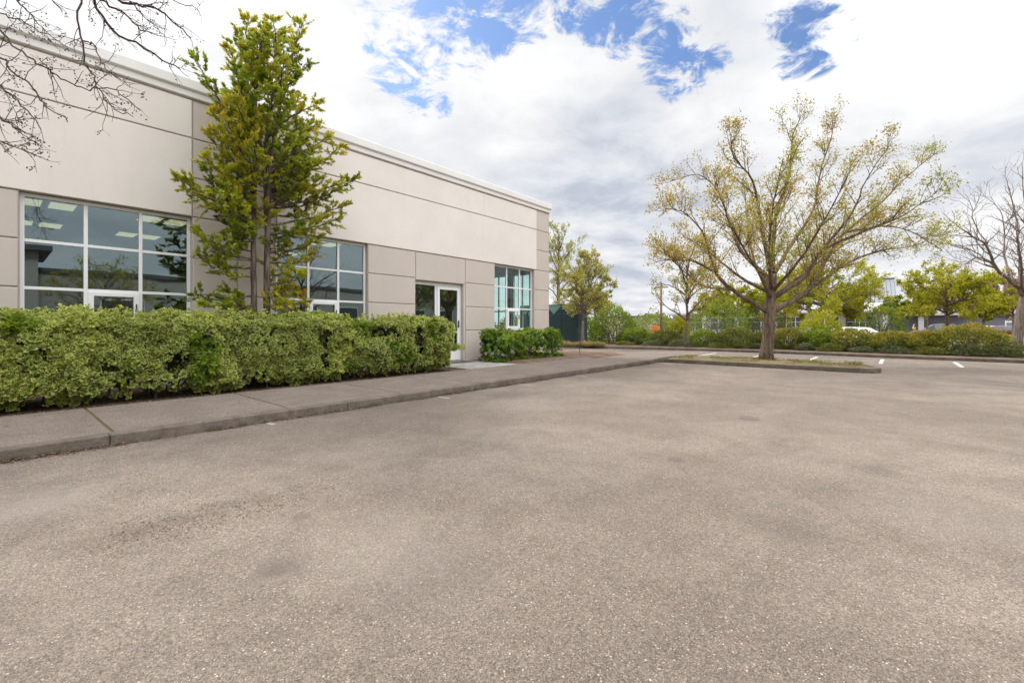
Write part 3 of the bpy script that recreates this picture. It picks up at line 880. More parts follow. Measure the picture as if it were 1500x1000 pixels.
def shrub(name, label, cat, base, rx, ry, h, mat, seed, n=2600, size=.085, group=None, lump=.2, low=-.35, k=1, stems=8, ar=.5, rz=0.0, tone_up=.25, boxy=1.0):
    g = random.Random(seed); root = thing(name, label, cat, base, rz, group)
    P, D, T = [], [], []
    hz = h/(1-low*.55)
    for i in range(n):
        z = low + (1-low)*g.random(); a = g.uniform(0, 2*math.pi); r = math.sqrt(max(0, 1-z*z))
        d = Vector((r*math.cos(a), r*math.sin(a), z))
        if boxy != 1.0: d = Vector(tuple(math.copysign(abs(c)**boxy, c) for c in d))
        l = 1 + lump*fbm((d.x*1.2+seed*3.1, d.y*1.2, d.z*1.2), 1.25) + lump*.6*fbm((d.x+seed, d.y+4, d.z), 3.4)
        inner = g.random()
        if fbm((d.x*2+seed, d.y*2, d.z*2+11), 1.5) < -.42: l -= .25
        l *= 1 - .42*(1-inner**.35)
        p = Vector((d.x*rx*l, d.y*ry*l, (d.z*l - low*.55)*hz))
        if p.z < .03: p.z = .03 + .1*g.random()
        P.append(p); dd = (d + Vector((g.gauss(0, .55), g.gauss(0, .55), .35+g.gauss(0, .5)))).normalized()
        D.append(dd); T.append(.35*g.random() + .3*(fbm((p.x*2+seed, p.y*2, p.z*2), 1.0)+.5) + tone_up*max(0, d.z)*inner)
    if k > 1: leaf_rosettes('foliage', mat, P, D, T, root, seed, k, size, False, ar)
    else:
        gg = np.random.default_rng(seed); L = size*gg.uniform(.6, 1.35, n)
        leaf_object('foliage', mat, P, D, rnd_dirs(gg, n), L, L*ar, T, root)
    if stems:
        st = MB()
        for _ in range(stems):
            a = g.uniform(0, 6.28); e = Vector((math.cos(a)*rx*.6, math.sin(a)*ry*.6, h*g.uniform(.5, .8)))
            b = Vector((g.gauss(0, rx*.12), g.gauss(0, ry*.12), 0)); st.tube([b, b.lerp(e, .4)+Vector((0, 0, .1*h)), e], [.022*h+.006, .014*h+.004, .004], 5, cap=False)
        st.build('stems', M['bark_grey'], root)
    return root

shrub('shrub', 'dense dark green shrub by the corner window, right of the glass door', 'shrub', (11.32, 9.3, .1), 1.55, .70, 1.00, M['shrub_leaf'], 31, 2500, .088, None, .20, -.34, 7, 20, .46, boxy=.5)

P_x = lambda px, x: on_x(px, x)
def on_x(px, x):
    d = ray(px, HOR); t = x/d.x; return Vector((x, d.y*t, .10)), t
row = [  # px, top y, width px, x, leaf, size, label
 (898, 449, 76, 25.2, 'fresh_leaf', .11, 'tall bright green shrub just right of the slim tree by the dark green enclosure'),
 (930, 480, 58, 24.6, 'fresh_leaf', .10, 'green shrub in the far bed below the orange barrier'),
 (975, 483, 46, 24.0, 'olive_leaf', .085, 'low olive shrub left of the lime bush in the far bed'),
 (1030, 483, 44, 24.0, 'fresh_leaf', .085, 'green shrub just right of the small spreading tree in the far bed'),
 (1078, 481, 66, 24.0, 'olive_leaf', .085, 'rounded olive shrub left of the island tree trunk'),
 (1112, 487, 34, 24.4, 'olive_leaf', .08, 'small olive shrub showing right behind the island tree trunk'),
 (1155, 480, 48, 24.2, 'rust_leaf', .085, 'rust-tinged shrub right of the green lamp post'),
 (1251, 484, 66, 23.9, 'rust_leaf', .085, 'rounded rust-topped shrub below the low white car'),
 (1305, 487, 64, 23.7, 'rust_leaf', .085, 'rust-topped shrub left of the person in the yellow vest'),
 (1352, 486, 56, 23.6, 'rust_leaf', .085, 'rust-topped shrub in front of the dark car'),
 (1416, 474, 96, 23.8, 'rust_leaf', .085, 'largest rust-topped shrub in the far bed, a broad mound'),
]
for i, (px, yt, wd, x, mt, sz, lab) in enumerate(row):
    x += .45
    p, t = on_x(px, x); h = EYE + t*(HOR-yt)/FPX - .1; w2 = wd*t/FPX/2*.98
    shrub('shrub', lab, 'shrub', p, w2, w2*.9, h, M[mt], 50+i, int(105*wd), sz, 'shrubs in the far planting bed', .17, -.55, 1, 6, .5, i*.7, .5 if mt == 'rust_leaf' else .3)
lowrow = [
 (905, 500, 34, 22.9, 'grey_leaf', 'grey-green ground-hugging bush right of the straw-coloured grass tufts'),
 (950, 497, 44, 23.0, 'grey_leaf', 'grey-green low bush below the orange barrier'),
 (990, 496, 48, 22.9, 'grey_leaf', 'dark grey-green low bush at the foot of the small spreading tree'),
 (1052, 499, 54, 22.9, 'grey_leaf', 'grey-green low bush in front of the olive shrub left of the island trunk'),
 (1104, 503, 30, 22.9, 'grey_leaf', 'small grey-green bush just left of the island tree trunk'),
 (1176, 502, 30, 22.9, 'grey_leaf', 'brownish low bush at the kerb below the tall lime shrub'),
 (1215, 503, 46, 22.8, 'grey_leaf', 'grey low bush at the kerb left of the faint stall line'),
 (1262, 506, 40, 22.7, 'grey_leaf', 'grey low bush in front of the shrub below the white car'),
 (1312, 506, 46, 22.6, 'grey_leaf', 'grey low bush straight above the white stall line'),
 (1365, 508, 42, 22.4, 'grey_leaf', 'purplish grey low bush left of the broad rust-topped mound'),
 (1424, 503, 52, 22.5, 'grey_leaf', 'grey-green low bush in front of the broad rust-topped mound'),
 (1470, 499, 64, 22.6, 'grey_leaf', 'dark green spreading bush in front of the bare tree'),
 (1512, 500, 50, 22.4, 'grey_leaf', 'dark green bush cut by the right edge of the photo'),
]
for i, (px, yt, wd, x, mt, lab) in enumerate(lowrow):
    p, t = on_x(px, x); h = max(.22, EYE + t*(HOR-yt)/FPX - .1); w2 = wd*t/FPX/2*1.1
    p.x += .85; h *= .8
    shrub('low_bush', lab, 'bush', p, w2*.78, w2*.72, h, M[mt if i % 3 else 'olive_leaf'], 90+i, 2200, .06, 'low bushes along the far kerb', .34, -.4, 1, 4, .4, i*.5)
# tall lime shrubs between the bed and the buildings
for i, (px, yt, wd, x, mt, lab) in enumerate([
 (994, 464, 30, 25.6, 'lime_leaf', 'bright lime bush left of the small spreading tree trunk'),
 (1200, 456, 58, 25.4, 'lime_leaf', 'tall yellow-green shrub right of the green lamp post'),
 (1200, 482, 50, 24.6, 'fresh_leaf', 'green shrub at the foot of the tall yellow-green shrub'),
 (868, 470, 40, 25.8, 'shrub_leaf', 'dark green shrub beside the dark green enclosure')]):
    p, t = on_x(px, x); h = EYE + t*(HOR-yt)/FPX - .1; w2 = wd*t/FPX/2
    shrub('tall_shrub', lab, 'shrub', p, w2, w2, h, M[mt], 130+i, 3600, .11, 'shrubs in the far planting bed', .3, -.5, 1, 6, .5)
# behind the bed
for i, (px, yt, wd, dep, mt, sz, lab) in enumerate([
 (1050, 440, 90, 33, 'fresh_leaf', .15, 'big green bush behind the far bed left of the island tree'),
 (1105, 434, 70, 35, 'fresh_leaf', .15, 'big green bush directly behind the island tree trunk'),
 (1288, 447, 66, 36, 'fresh_leaf', .14, 'big green bush below the metal roof lantern'),
 (955, 460, 60, 60, 'fresh_leaf', .2, 'distant dark bush behind the orange barrier')]):
    p = spot(px, HOR, dep); p.z = -.15; h = EYE + dep*(HOR-yt)/FPX + .15; w2 = wd*dep/FPX/2
    shrub('large_bush', lab, 'bush', p, w2, w2, h, M[mt], 150+i, 4200, sz, 'large bushes beyond the planting bed', .32, -.6, 1, 6, .5)
p = spot(1458, HOR, 37); p.z = -.2
shrub('yellow_hedge', 'low clipped yellow hedge left of the bare tree trunk', 'hedge', p, 1.7, .7, .78, M['lime_leaf'], 171, 1800, .10, None, .12, -.7, 1, 4, .5, 2.4)

# grass tufts by the enclosure
for i, (px, y, w_) in enumerate([(825, 505, 1.0), (838, 505, .7), (850, 505, .8), (861, 505, .9), (872, 504, .8), (881, 504, .7)]):
    d = ray(px, HOR); b = on_ground(px, 507.5, .1); g = np.random.default_rng(200+i); n = 420
    root = thing('grass_tuft', ['straw-coloured grass tuft at the left end of the row by the enclosure', 'small straw-coloured tuft in front of the enclosure post', 'greener grass tuft left of the slim tree trunk', 'straw-coloured tuft at the foot of the slim tree', 'straw-coloured tuft just right of the slim tree', 'straw-coloured tuft at the right end of the row'][i], 'grass tuft', b, 0, 'grass tufts along the far kerb')
    a = g.uniform(0, 6.28, n); r = g.uniform(0, .13, n)*w_; lean = g.uniform(.1, 1.15, n)
    P = np.stack([np.cos(a)*r*1.6, np.sin(a)*r*1.6, np.zeros(n)], 1); D = np.stack([np.cos(a)*np.sin(lean), np.sin(a)*np.sin(lean), np.cos(lean)], 1)
    leaf_object('blades', M['straw'], P, D, rnd_dirs(g, n), g.uniform(.2, .45, n)*w_, np.full(n, .022), g.random(n)*.7+(0 if i == 2 else .25), root)

# ================================================================== TREES
TP = dict(dens=(3.4, 5.5, 0), t0=(.22, .2, 0), len=((.7, 1.7), (.25, .6)), rad=(.028, .009), rmin=.0035, ang=(28, 62), up=.16, wob=.16)
def island_tree():
    def pt(cx, cy, dd=0.0):
        return spot(940 + cx/2.2727, 120 + cy/2.2727, 14.06 + dd)
    b = Vector((15.9, 3.15, KZ-.03))
    trunk = [b, pt(424, 800), pt(428, 740), pt(431, 690, -.02), pt(433, 640)]
    L = [([pt(418, 765), pt(300, 690, -.3), pt(245, 630, -.55), pt(212, 520, -.8), pt(150, 440, -1.0), pt(78, 420, -1.2)], 0.077),
         ([pt(245, 632, -.55), pt(180, 600, -1.0), pt(110, 590, -1.5), pt(50, 598, -1.8)], 0.040),
         ([pt(424, 700), pt(330, 652, .4), pt(265, 600, .8), pt(215, 560, 1.2), pt(120, 500, 1.7)], 0.063),
         ([pt(428, 660), pt(330, 560, .3), pt(295, 470, .6), pt(250, 360, .8), pt(190, 310, 1.0), pt(95, 330, 1.3)], 0.066),
         ([pt(430, 640), pt(398, 480, -.4), pt(370, 330, -.8), pt(305, 250, -1.0), pt(300, 195, -1.3)], 0.066),
         ([pt(433, 640), pt(445, 460, .1), pt(490, 310, .3), pt(503, 180, .3), pt(532, 112, .4)], 0.082),
         ([pt(433, 650), pt(500, 540, .4), pt(570, 430, .9), pt(592, 310, 1.3), pt(630, 190, 1.6), pt(636, 150, 1.8)], 0.074),
         ([pt(434, 720), pt(540, 650, -.4), pt(600, 560, -.7), pt(700, 440, -1.1), pt(745, 330, -1.3), pt(830, 205, -1.6)], 0.085),
         ([pt(432, 765), pt(545, 700, .2), pt(610, 600, .4), pt(680, 500, .7), pt(800, 400, 1.0), pt(900, 300, 1.3), pt(985, 235, 1.5)], 0.089),
         ([pt(545, 700, .2), pt(690, 600, .6), pt(800, 560, 1.0), pt(900, 545, 1.3), pt(1012, 500, 1.6)], 0.056),
         ([pt(600, 560, -.7), pt(730, 500, -1.3), pt(860, 450, -1.8), pt(985, 365, -2.1)], 0.048),
         ([pt(680, 500, .7), pt(810, 480, .3), pt(900, 500, 0), pt(1000, 560, -.2)], 0.034),
         ([pt(300, 690, -.3), pt(210, 680, -.9), pt(130, 620, -1.5), pt(75, 560, -1.9)], 0.034),
         ([pt(432, 700), pt(425, 560, -1.2), pt(440, 400, -2.2), pt(470, 260, -2.9)], 0.063),
         ([pt(433, 720), pt(380, 620, -1.3), pt(300, 480, -2.4), pt(260, 380, -3.0)], 0.059),
         ([pt(434, 700), pt(520, 600, -1.4), pt(620, 440, -2.5), pt(690, 300, -3.1)], 0.059),
         ([pt(430, 700), pt(370, 580, 1.3), pt(350, 450, 2.3), pt(340, 330, 2.9)], 0.056),
         ([pt(434, 720), pt(560, 620, 1.4), pt(690, 530, 2.4), pt(790, 430, 3.0)], 0.056)]
    return make_tree('spreading tree with sparse brownish new leaves on the kerbed island in the car park', 'tree', b, trunk, .175, L,
              dict(TP, dens=(5.4, 6.0, 0), t0=(.12, .15, 0), len=((.45, 1.3), (.22, .5)), rad=(.015, .006), rmin=.0034, up=.24, ang=(24, 55)), 11, M['oak_leaf'], M['bark_oak'], 5, .064, .075, .70, flare=1.4, r1=.14, jit=.010, tpow=1.55,
              tonefn=lambda p: max(0, min(1, .52 + .8*fbm((p[0], p[1], p[2]+5), .55) + .10*p[1])))
island_tree()

def conifer():
    g = random.Random(77); b = spot_y(379, 470, 9.62); b.z = .1
    root = thing('conifer', 'multi-stemmed yellow-green conifer between the first two office windows behind the hedge', 'tree', b)
    wood = MB(); Y = 9.6
    def pt(px, py, dy=0.0): return spot_y(px, py, Y+dy) - b
    stems = [[(373, 560, 0), (371, 460, 0), (371, 380, 0), (372, 300, 0), (374, 200, -.05), (376, 110, -.1), (376, 42, -.1)],
             [(392, 560, -.08), (391, 460, -.08), (391, 370, -.1), (393, 290, -.15), (402, 200, -.2), (420, 110, -.2), (439, 50, -.25)],
             [(392, 560, .22), (393, 450, .2), (390, 330, .1), (388, 230, -.2), (398, 140, -.3), (404, 62, -.35)]]
    for s, r in zip(stems, (.066, .074, .04)):
        q = smooth_path([pt(*p) for p in s], 4, .006, g); wood.tube(q, taper(len(q), r, .012, .9), 10)
    S = [smooth_path([pt(*p) for p in s], 6) for s in stems]
    tips = [(283,85,170,0),(330,130,190,0),(345,100,160,0),(336,72,125,0),(348,52,95,0),(364,28,70,0),(306,200,245,0),(312,165,215,0),(302,232,268,0),(262,262,298,0),(273,277,308,0),(300,250,288,0),
            (312,287,322,0),(322,312,340,0),(290,340,366,0),(302,352,374,0),(292,372,386,0),(312,385,398,0),(285,432,425,0),(300,444,436,0),(348,448,442,0),(345,330,350,0),(330,425,430,0),
            (439,36,90,1),(434,70,120,1),(450,92,140,1),(452,130,172,1),(470,150,192,1),(490,165,214,1),(480,200,236,1),(500,215,252,1),(493,240,272,1),(522,262,330,1),(526,284,336,1),(508,300,350,1),(498,320,360,1),(486,335,368,1),(470,348,374,1),(462,300,332,1),(442,250,292,1),(456,225,268,1),(432,200,244,1),
            (411,58,100,2),(400,32,75,2),(416,90,128,2),(432,150,188,2),(452,372,392,1),(440,402,412,1),(432,426,424,1),(450,440,432,1),(420,446,438,1),(402,340,368,1),(422,310,348,1),(395,45,80,2),(385,48,80,0),
            (372,60,95,0),(385,110,145,2),(397,150,185,2),(358,150,188,0),(345,190,225,0),(382,200,240,2),(412,230,268,1),(402,270,305,1),(370,260,300,0),(346,250,286,0),(422,280,318,1),(340,290,325,0),(360,110,150,0),(330,160,200,0),(388,300,330,2),(360,335,355,0),(410,180,215,2),(440,180,222,1),(470,260,300,1),(480,290,325,1),(330,225,262,0),(325,255,290,0),(352,130,165,0),(368,85,120,0),(425,120,158,1),(440,330,362,1),(415,370,390,1),(430,345,372,1),(400,395,405,1),(352,390,400,0),(365,215,255,0),(395,225,262,2),(318,190,230,0),
            (405,120,155,2),(420,155,190,1),(448,205,245,1),(465,180,225,1),(460,245,285,1),(430,230,270,1),(445,275,312,1),(500,268,318,1),(475,320,352,1),(335,270,305,0),(320,235,275,0),(355,175,210,0),(385,165,200,2),(340,145,180,0),(390,85,120,2),(356,70,105,0),(330,345,368,0),(412,420,425,1),(425,395,408,1),(405,445,440,1)]
    tips += [(x+g.uniform(-14, 14), y+g.uniform(-12, 12), h+g.uniform(-10, 10), s) for x, y, h, s in tips[23:] if 60 < y < 330 and x < 480 and g.random() < .5]
    P, D, N, T, Lh = [], [], [], [], []
    for i, (tx, ty, hy, si) in enumerate(tips):
        if 23 < i and 110 < ty < 430 and g.random() < .20: continue
        side = abs(tx-380)/140
        if ty < 260: hy += 22
        dy = g.uniform(-1.25, .55)*(1-.6*min(1, side))
        if ty > 330: dy = g.uniform(-.8, .4)*(1-.5*min(1, side))
        st = S[si]; a = min(st, key=lambda p: abs((pt(tx, hy)-p).z)); e = pt(tx, ty, dy)
        mid = a.lerp(e, .55) + Vector((g.gauss(0, .05), g.gauss(0, .05), -.10 if ty > 180 else -.05))
        q = smooth_path([a, mid, e], 6, .012, g); L = plen(q)
        wood.tube(q, taper(len(q), .012+.011*min(1.5, L), .004), 5, cap=False)
        col = .28 + .58*g.random()
        if ty > 390 and tx > 398: col = g.uniform(.65, 1.0)
        if 95 < ty < 250 and g.random() < .2: col = .78
        if (tx, ty) == (322, 312): col = .0
        main = (e-a).normalized()
        def spray(p, ax, sz, c):
            ax = ax.normalized(); nn = Vector((g.gauss(0, .7), g.gauss(0, .7), 1)).normalized()
            sd = ax.cross(nn).normalized()
            for k in range(13):
                f = (k-6)/6; an = f*1.15 + g.gauss(0, .12)
                d = ax*math.cos(an) + sd*math.sin(an) + nn*g.gauss(0, .16) + Vector((0, 0, .12))
                o = p + ax*sz*.32*(1-abs(f))*g.random() + nn*g.gauss(0, .012)
                P.append(o); D.append(d); N.append(nn + Vector((g.gauss(0, .3), g.gauss(0, .3), 0))); T.append(min(1, max(0, c + g.uniform(-.16, .16)))); Lh.append(sz*g.uniform(.5, 1.05)*(1-.35*abs(f)))
        ns = int(6 + 11*L)
        for k in range(ns):
            f = .26 + .74*(k/(ns-1))
            p, tan, _ = sample(q, [0]*len(q), f)
            out = 1.15-f
            perp = tan.cross(Vector((0, 0, 1))).normalized()*(1 if k % 2 else -1)
            ax = (tan*.55 + perp*g.uniform(.2, 1.0) + Vector((g.gauss(0, .3), g.gauss(0, .3), g.uniform(-.55, .75))))
            ax.normalize(); ln = g.uniform(.08, .34)*(1.0 if f < .92 else .4)
            tw = p + ax*ln
            wood.tube([p, p.lerp(tw, .5)+Vector((0, 0, .01)), tw], [.005, .004, .002], 3, cap=False)
            for m_ in (.3, .55, .8, 1.0):
                spray(p.lerp(tw, m_), ax + Vector((g.gauss(0, .35), g.gauss(0, .35), g.gauss(.05, .25))), g.uniform(.075, .125), col*(.75+.35*m_) + .12*(m_ == 1.0))
        spray(e, main, .15, col+.1)
    P = np.array([tuple(p) for p in P]); lim = WY - .09 - b.y
    P[:, 1] = np.minimum(P[:, 1], lim)
    wood.build('trunk', M['bark_red'], root, smooth=True)
    Lh = np.array(Lh)
    leaf_object('crown', M['conifer_leaf'], P, np.array([tuple(d) for d in D]), np.array([tuple(d) for d in N]), Lh, Lh*.34, T, root, fold=.06)
    print('conifer leaves', len(P))
conifer()

def overhang():
    """bare tree left of the frame; only its outer branches reach over the view"""
    b = Vector((-2.5, 8.95, .1)); fork = Vector((-2.35, 8.85, 2.7))
    def s(l, d0, d1):
        n = len(l); return [spot(x, y, d0+(d1-d0)*i/(n-1)) for i, (x, y) in enumerate(l)]
    m1 = [fork, Vector((-1.5, 8.3, 4.2)), Vector((-.4, 7.9, 5.6)), Vector((.5, 7.5, 6.0)), Vector((1.3, 7.2, 6.1))]
    m2 = [fork, Vector((-1.6, 8.3, 3.7)), Vector((-.9, 8.0, 4.5)), Vector((-.25, 7.6, 4.75))]
    A, B_ = Vector((.2, 7.65, 5.9)), Vector((-.8, 7.95, 4.55)); A2 = Vector((1.0, 7.3, 6.05))
    k = .011
    L = [(m1, .07), (m2, .05),
         ([A]+s([(112,-25),(115,30),(121,69),(124,90),(138,113),(147,133),(166,159),(195,171)], 4.9, 4.6), k),
         ([*s([(121,60),(138,67),(147,85),(161,106),(191,129)], 4.85, 4.5)], .0075),
         ([B_]+s([(-40,0),(0,18),(28,28),(51,41),(76,56),(99,69)], 5.2, 5.0), k*.8),
         ([B_]+s([(-40,20),(0,44),(21,67),(46,87),(71,101),(97,120),(129,131),(168,132),(205,162)], 5.0, 4.3), k),
         ([B_]+s([(-50,50),(0,85),(23,108),(46,129),(60,147),(76,161),(99,179)], 4.7, 4.2), k),
         ([B_]+s([(-50,100),(0,127),(21,145),(41,163),(60,190)], 4.9, 4.6), .012),
         ([B_]+s([(-50,140),(0,170),(14,182),(30,191)], 4.4, 4.2), .012),
         ([B_]+s([(-60,180),(0,205),(21,214),(53,227)], 4.6, 4.5), .010),
         ([A2]+s([(130,-30),(138,0),(166,46),(207,67),(232,85),(264,102)], 4.9, 5.6), .018),
         ([A2]+s([(160,-30),(175,0),(207,7),(232,16),(253,32),(280,56)], 5.0, 5.4), .018),
         ([*s([(190,2),(195,5),(212,25),(241,52)], 5.0, 5.3)], .009),
         ([A2]+s([(235,-25),(255,0),(290,14)], 5.2, 5.6), .010),
         ([A2]+s([(140,-20),(147,0),(177,16),(195,34),(223,50)], 4.7, 4.9), .015),
         ([B_]+s([(-10,-20),(30,7),(46,25),(69,48)], 5.4, 5.4), .012),
         ([A]+s([(60,-25),(80,5),(92,18)], 5.2, 5.2), .010),
         ([fork, Vector((-3.3, 8.2, 4.2)), Vector((-4.2, 7.6, 5.4))], .06), ([fork, Vector((-2.6, 9.2, 4.4)), Vector((-2.9, 9.5, 6.0))], .06)]
    P = dict(dens=(6.0, 7.0, 0), t0=(.2, .2, 0), len=((.12, .45), (.04, .13)), rad=(.004, .0026), rmin=.0015, ang=(25, 70), up=.02, wob=.2)
    make_tree('bare berry-hung tree left of the frame reaching in over the top left corner', 'tree', b, [b, Vector((-2.45, 8.9, 1.4)), fork], .12, L, P, 5, None, M['bark_twig'], name='bare_tree', berries=.24, jit=.010, tpow=.9)
overhang()

def plain_tree(label, px, base_y, depth, top_y, half_px, fork_y, r0, seed, leaf, bk, zb=.1, nl=13, per=3, size=.08, keep=.9, group=None, P=None, lean=0, spread=.05, low=-.7, cat='tree', name='tree', squash=1.0, tonefn=None):
    g = random.Random(seed); b = spot(px, HOR, depth); b.z = zb
    zt = EYE + depth*(HOR-top_y)/FPX; zf = EYE + depth*(HOR-fork_y)/FPX; rx = half_px*depth/FPX
    fork = Vector((b.x + lean*.4, b.y+lean*.3, zf)); cz = zf + (zt-zf)*.52
    L = auto_limbs(g, fork, (fork.x, fork.y, cz), (rx*.9, rx*.9*squash, (zt-zf)*.52), nl, low)
    L.append(([fork, fork.lerp(Vector((fork.x, fork.y, zt)), .5)+Vector((.06, .06, 0)), Vector((fork.x+.1, fork.y, zt-.1))], r0*.6))
    k = max(.7, rx/2.2)
    PP = dict(dens=(3.2/k, 5.0/k, 0), t0=(.2, .2, 0), len=((.5*k, 1.1*k), (.22*k, .5*k)), rad=(.02*k, .008*k), rmin=.004*k, ang=(25, 60), up=.14, wob=.18)
    if P: PP.update(P)
    return make_tree(label, cat, b, [b, b.lerp(fork, .5)+Vector((g.gauss(0, .03), g.gauss(0, .03), 0)), fork], r0, L, PP, seed, leaf, bk, per, size, spread*k, keep, group, name=name, rlimb=.42, tonefn=tonefn)

plain_tree('small spreading tree with brownish new leaves in the far bed, left of the island tree', 1007, 505, 23.3, 352, 66, 470, .115, 21, M['oak_leaf'], M['bark_oak'], nl=14, per=3, size=.10, keep=.75)
plain_tree('slim pale-trunked tree with pinkish green leaves in front of the dark green enclosure', 854, 503, 25.2, 376, 48, 470, .10, 22, M['blush_leaf'], M['bark_pale'], nl=24, per=5, size=.10, keep=.95, low=-.75)
plain_tree('tall loose green tree rising behind the corner of the office building', 818, 500, 36, 333, 44, 440, .24, 23, M['spring_leaf'], M['bark_pale'], zb=-.2, nl=15, per=3, size=.13, keep=.75, low=-.6)
plain_tree('yellow-green tree behind the dark green enclosure, right of the tall loose tree', 872, 500, 33, 420, 30, 470, .14, 24, M['lime_leaf'], M['bark_grey'], zb=-.1, nl=11, per=6, size=.12, keep=1, low=-.8)
plain_tree('widest yellow-green tree, between the tall yellow-green shrub and the seamed roof lantern', 1205, 495, 33, 402, 82, 462, .16, 25, M['lime_leaf'], M['bark_grey'], zb=-.15, nl=20, per=11, size=.15, keep=.95, low=-.8)
plain_tree('small yellow-green tree behind the left half of the island tree', 1062, 495, 36, 428, 48, 468, .12, 26, M['lime_leaf'], M['bark_grey'], zb=-.15, nl=15, per=12, size=.15, keep=1, low=-.8)
plain_tree('yellow-green tree left of the bare tree, shading the dark car', 1388, 495, 31, 405, 70, 462, .17, 27, M['lime_leaf'], M['bark_oak'], zb=-.1, nl=20, per=10, size=.15, keep=.95, low=-.75)
plain_tree('small bright green tree nearest the bare tree trunk', 1441, 495, 33, 432, 28, 466, .10, 28, M['lime_leaf'], M['bark_grey'], zb=-.1, nl=15, per=12, size=.14, keep=1, low=-.85)
plain_tree('yellow-green tree directly behind the green lamp post', 1150, 495, 38, 412, 50, 464, .13, 41, M['lime_leaf'], M['bark_grey'], zb=-.2, nl=16, per=11, size=.17, keep=1, low=-.85)
plain_tree('small yellow-green tree touching the left edge of the seamed roof lantern', 1240, 495, 37, 420, 26, 466, .11, 42, M['lime_leaf'], M['bark_grey'], zb=-.2, nl=15, per=11, size=.17, keep=1, low=-.85)
plain_tree('smaller yellow-green tree just right of the white column by the person', 1358, 495, 42, 426, 28, 464, .12, 43, M['lime_leaf'], M['bark_grey'], zb=-.2, nl=14, per=11, size=.18, keep=1, low=-.6)
plain_tree('dusky pink blossoming tree behind the bare tree', 1484, 495, 40, 404, 42, 464, .13, 29, M['plum_leaf'], M['bark_grey'], zb=-.2, nl=17, per=9, size=.15, keep=.95)
plain_tree('round dark green tree right of the metal roof lantern', 1312, 495, 40, 440, 20, 470, .11, 30, M['fresh_leaf'], M['bark_grey'], zb=-.2, nl=11, per=7, size=.15, keep=1, low=-.8)

def bare_right():
    b = on_ground(1486, 506, .10); dep = 660*(1.2-.1)/(506-477)
    dep = 21.5
    b = spot(1490, HOR, dep); b.z = .1
    def q(x, y, dd=0): return spot(1350 + x/3.1267, 220 + y/3.125, dep+dd)
    tr = [b, q(450, 760), q(465, 690), q(470, 660)]
    L = [([q(468, 670), q(410, 600, -.3), q(340, 540, -.6), q(300, 440, -.9), q(240, 400, -1.1), q(170, 350, -1.4), q(100, 290, -1.6)], 0.096),
         ([q(340, 540, -.6), q(280, 490, -.1), q(210, 450, .4), q(130, 430, .8), q(60, 440, 1.1)], 0.044),
         ([q(330, 520, -.6), q(260, 490, -1.3), q(200, 520, -1.8), q(140, 560, -2.2)], 0.033),
         ([q(460, 640), q(450, 520, .3), q(440, 400, .5), q(430, 300, .7), q(400, 180, .9), q(380, 120, 1.0)], 0.081),
         ([q(430, 610, -.2), q(385, 500, .5), q(375, 380, 1.0), q(360, 280, 1.4), q(290, 210, 1.7)], 0.059),
         ([q(470, 650), q(500, 520, -.5), q(480, 380, -.9), q(470, 250, -1.2), q(460, 60, -1.5)], 0.089),
         ([q(475, 660), q(560, 560, .3), q(640, 430, .6), q(700, 300, .9)], 0.089),
         ([q(475, 660), q(600, 600, -.6), q(740, 500, -1.2), q(820, 400, -1.6)], 0.074),
         ([q(470, 650), q(520, 480, 1.4), q(560, 300, 2.4)], 0.067), ([q(465, 650), q(450, 500, -1.6), q(430, 330, -2.6)], 0.067),
         ([q(300, 440, -.9), q(240, 330, -.4), q(230, 260, -.2), q(200, 200, .1)], 0.030), ([q(500, 520, -.5), q(560, 380, -1.5), q(570, 200, -2.1)], 0.044)]
    make_tree('leafless tree with a leaning trunk at the right edge of the photo', 'tree', b, tr, .18, L,
              dict(TP, dens=(2.8, 4.2, 0), len=((.7, 1.7), (.3, .7)), rad=(.03, .010), rmin=.005), 61, M['plum_leaf'], M['bark_pale'], 1, .06, .03, .12, name='bare_tree', r1=.15, flare=1.12)
bare_right()

# bare sapling in the mulch by the corner
g = random.Random(9); b = on_ground(849, 519, .15)
root = thing('sapling', 'thin reddish bare sapling standing in the mulch at the corner of the building', 'sapling', b)
st = MB(); st.tube([(0,0,0),(.02,.01,.3),(.05,0,.6),(.04,.02,.95)], [.012,.010,.007,.003], 5)
for k in range(9):
    z = g.uniform(.3, .9); a = g.uniform(0, 6.28); st.tube([(.03,0,z),(.03+.1*math.cos(a),.1*math.sin(a),z+.12),(.03+.16*math.cos(a),.16*math.sin(a),z+.28)], [.005,.004,.002], 4)
st.build('stem', M['bark_twig'], root)

# trees behind the camera, seen in the window glass
def free_tree(label, x, y, h, rx, zf, r0, seed, leaf, bk, **kw):
    v = Vector((x, y, 0)); g = random.Random(seed); fork = Vector((x, y, zf))
    L = auto_limbs(g, fork, (x, y, zf+(h-zf)*.52), (rx, rx, (h-zf)*.52), 14, -.5)
    PP = dict(dens=(2.6, 3.6, 0), t0=(.2, .2, 0), len=((.6, 1.4), (.3, .7)), rad=(.025, .010), rmin=.006, ang=(25, 60), up=.15, wob=.18)
    make_tree(label, 'tree', v, [v, v.lerp(fork, .5), fork], r0, L, PP, seed, leaf, bk, kw.get('per', 3), kw.get('size', .12), .07, kw.get('keep', .6), 'trees reflected in the office windows', rlimb=.45)
free_tree('leafless tree mirrored in the panes of the second office window', 13.6, -9.0, 6.6, 3.0, 1.7, .17, 301, None, M['bark_twig'])
free_tree('brown-leaved tree mirrored in the middle pane of the first office window', 4.2, -12.0, 4.4, 2.0, 1.6, .15, 302, M['oak_leaf'], M['bark_grey'], keep=.9)
free_tree('green tree mirrored in the glass door', 22.0, -7.5, 6.5, 3.0, 1.8, .2, 303, M['fresh_leaf'], M['bark_grey'], per=6, keep=1)
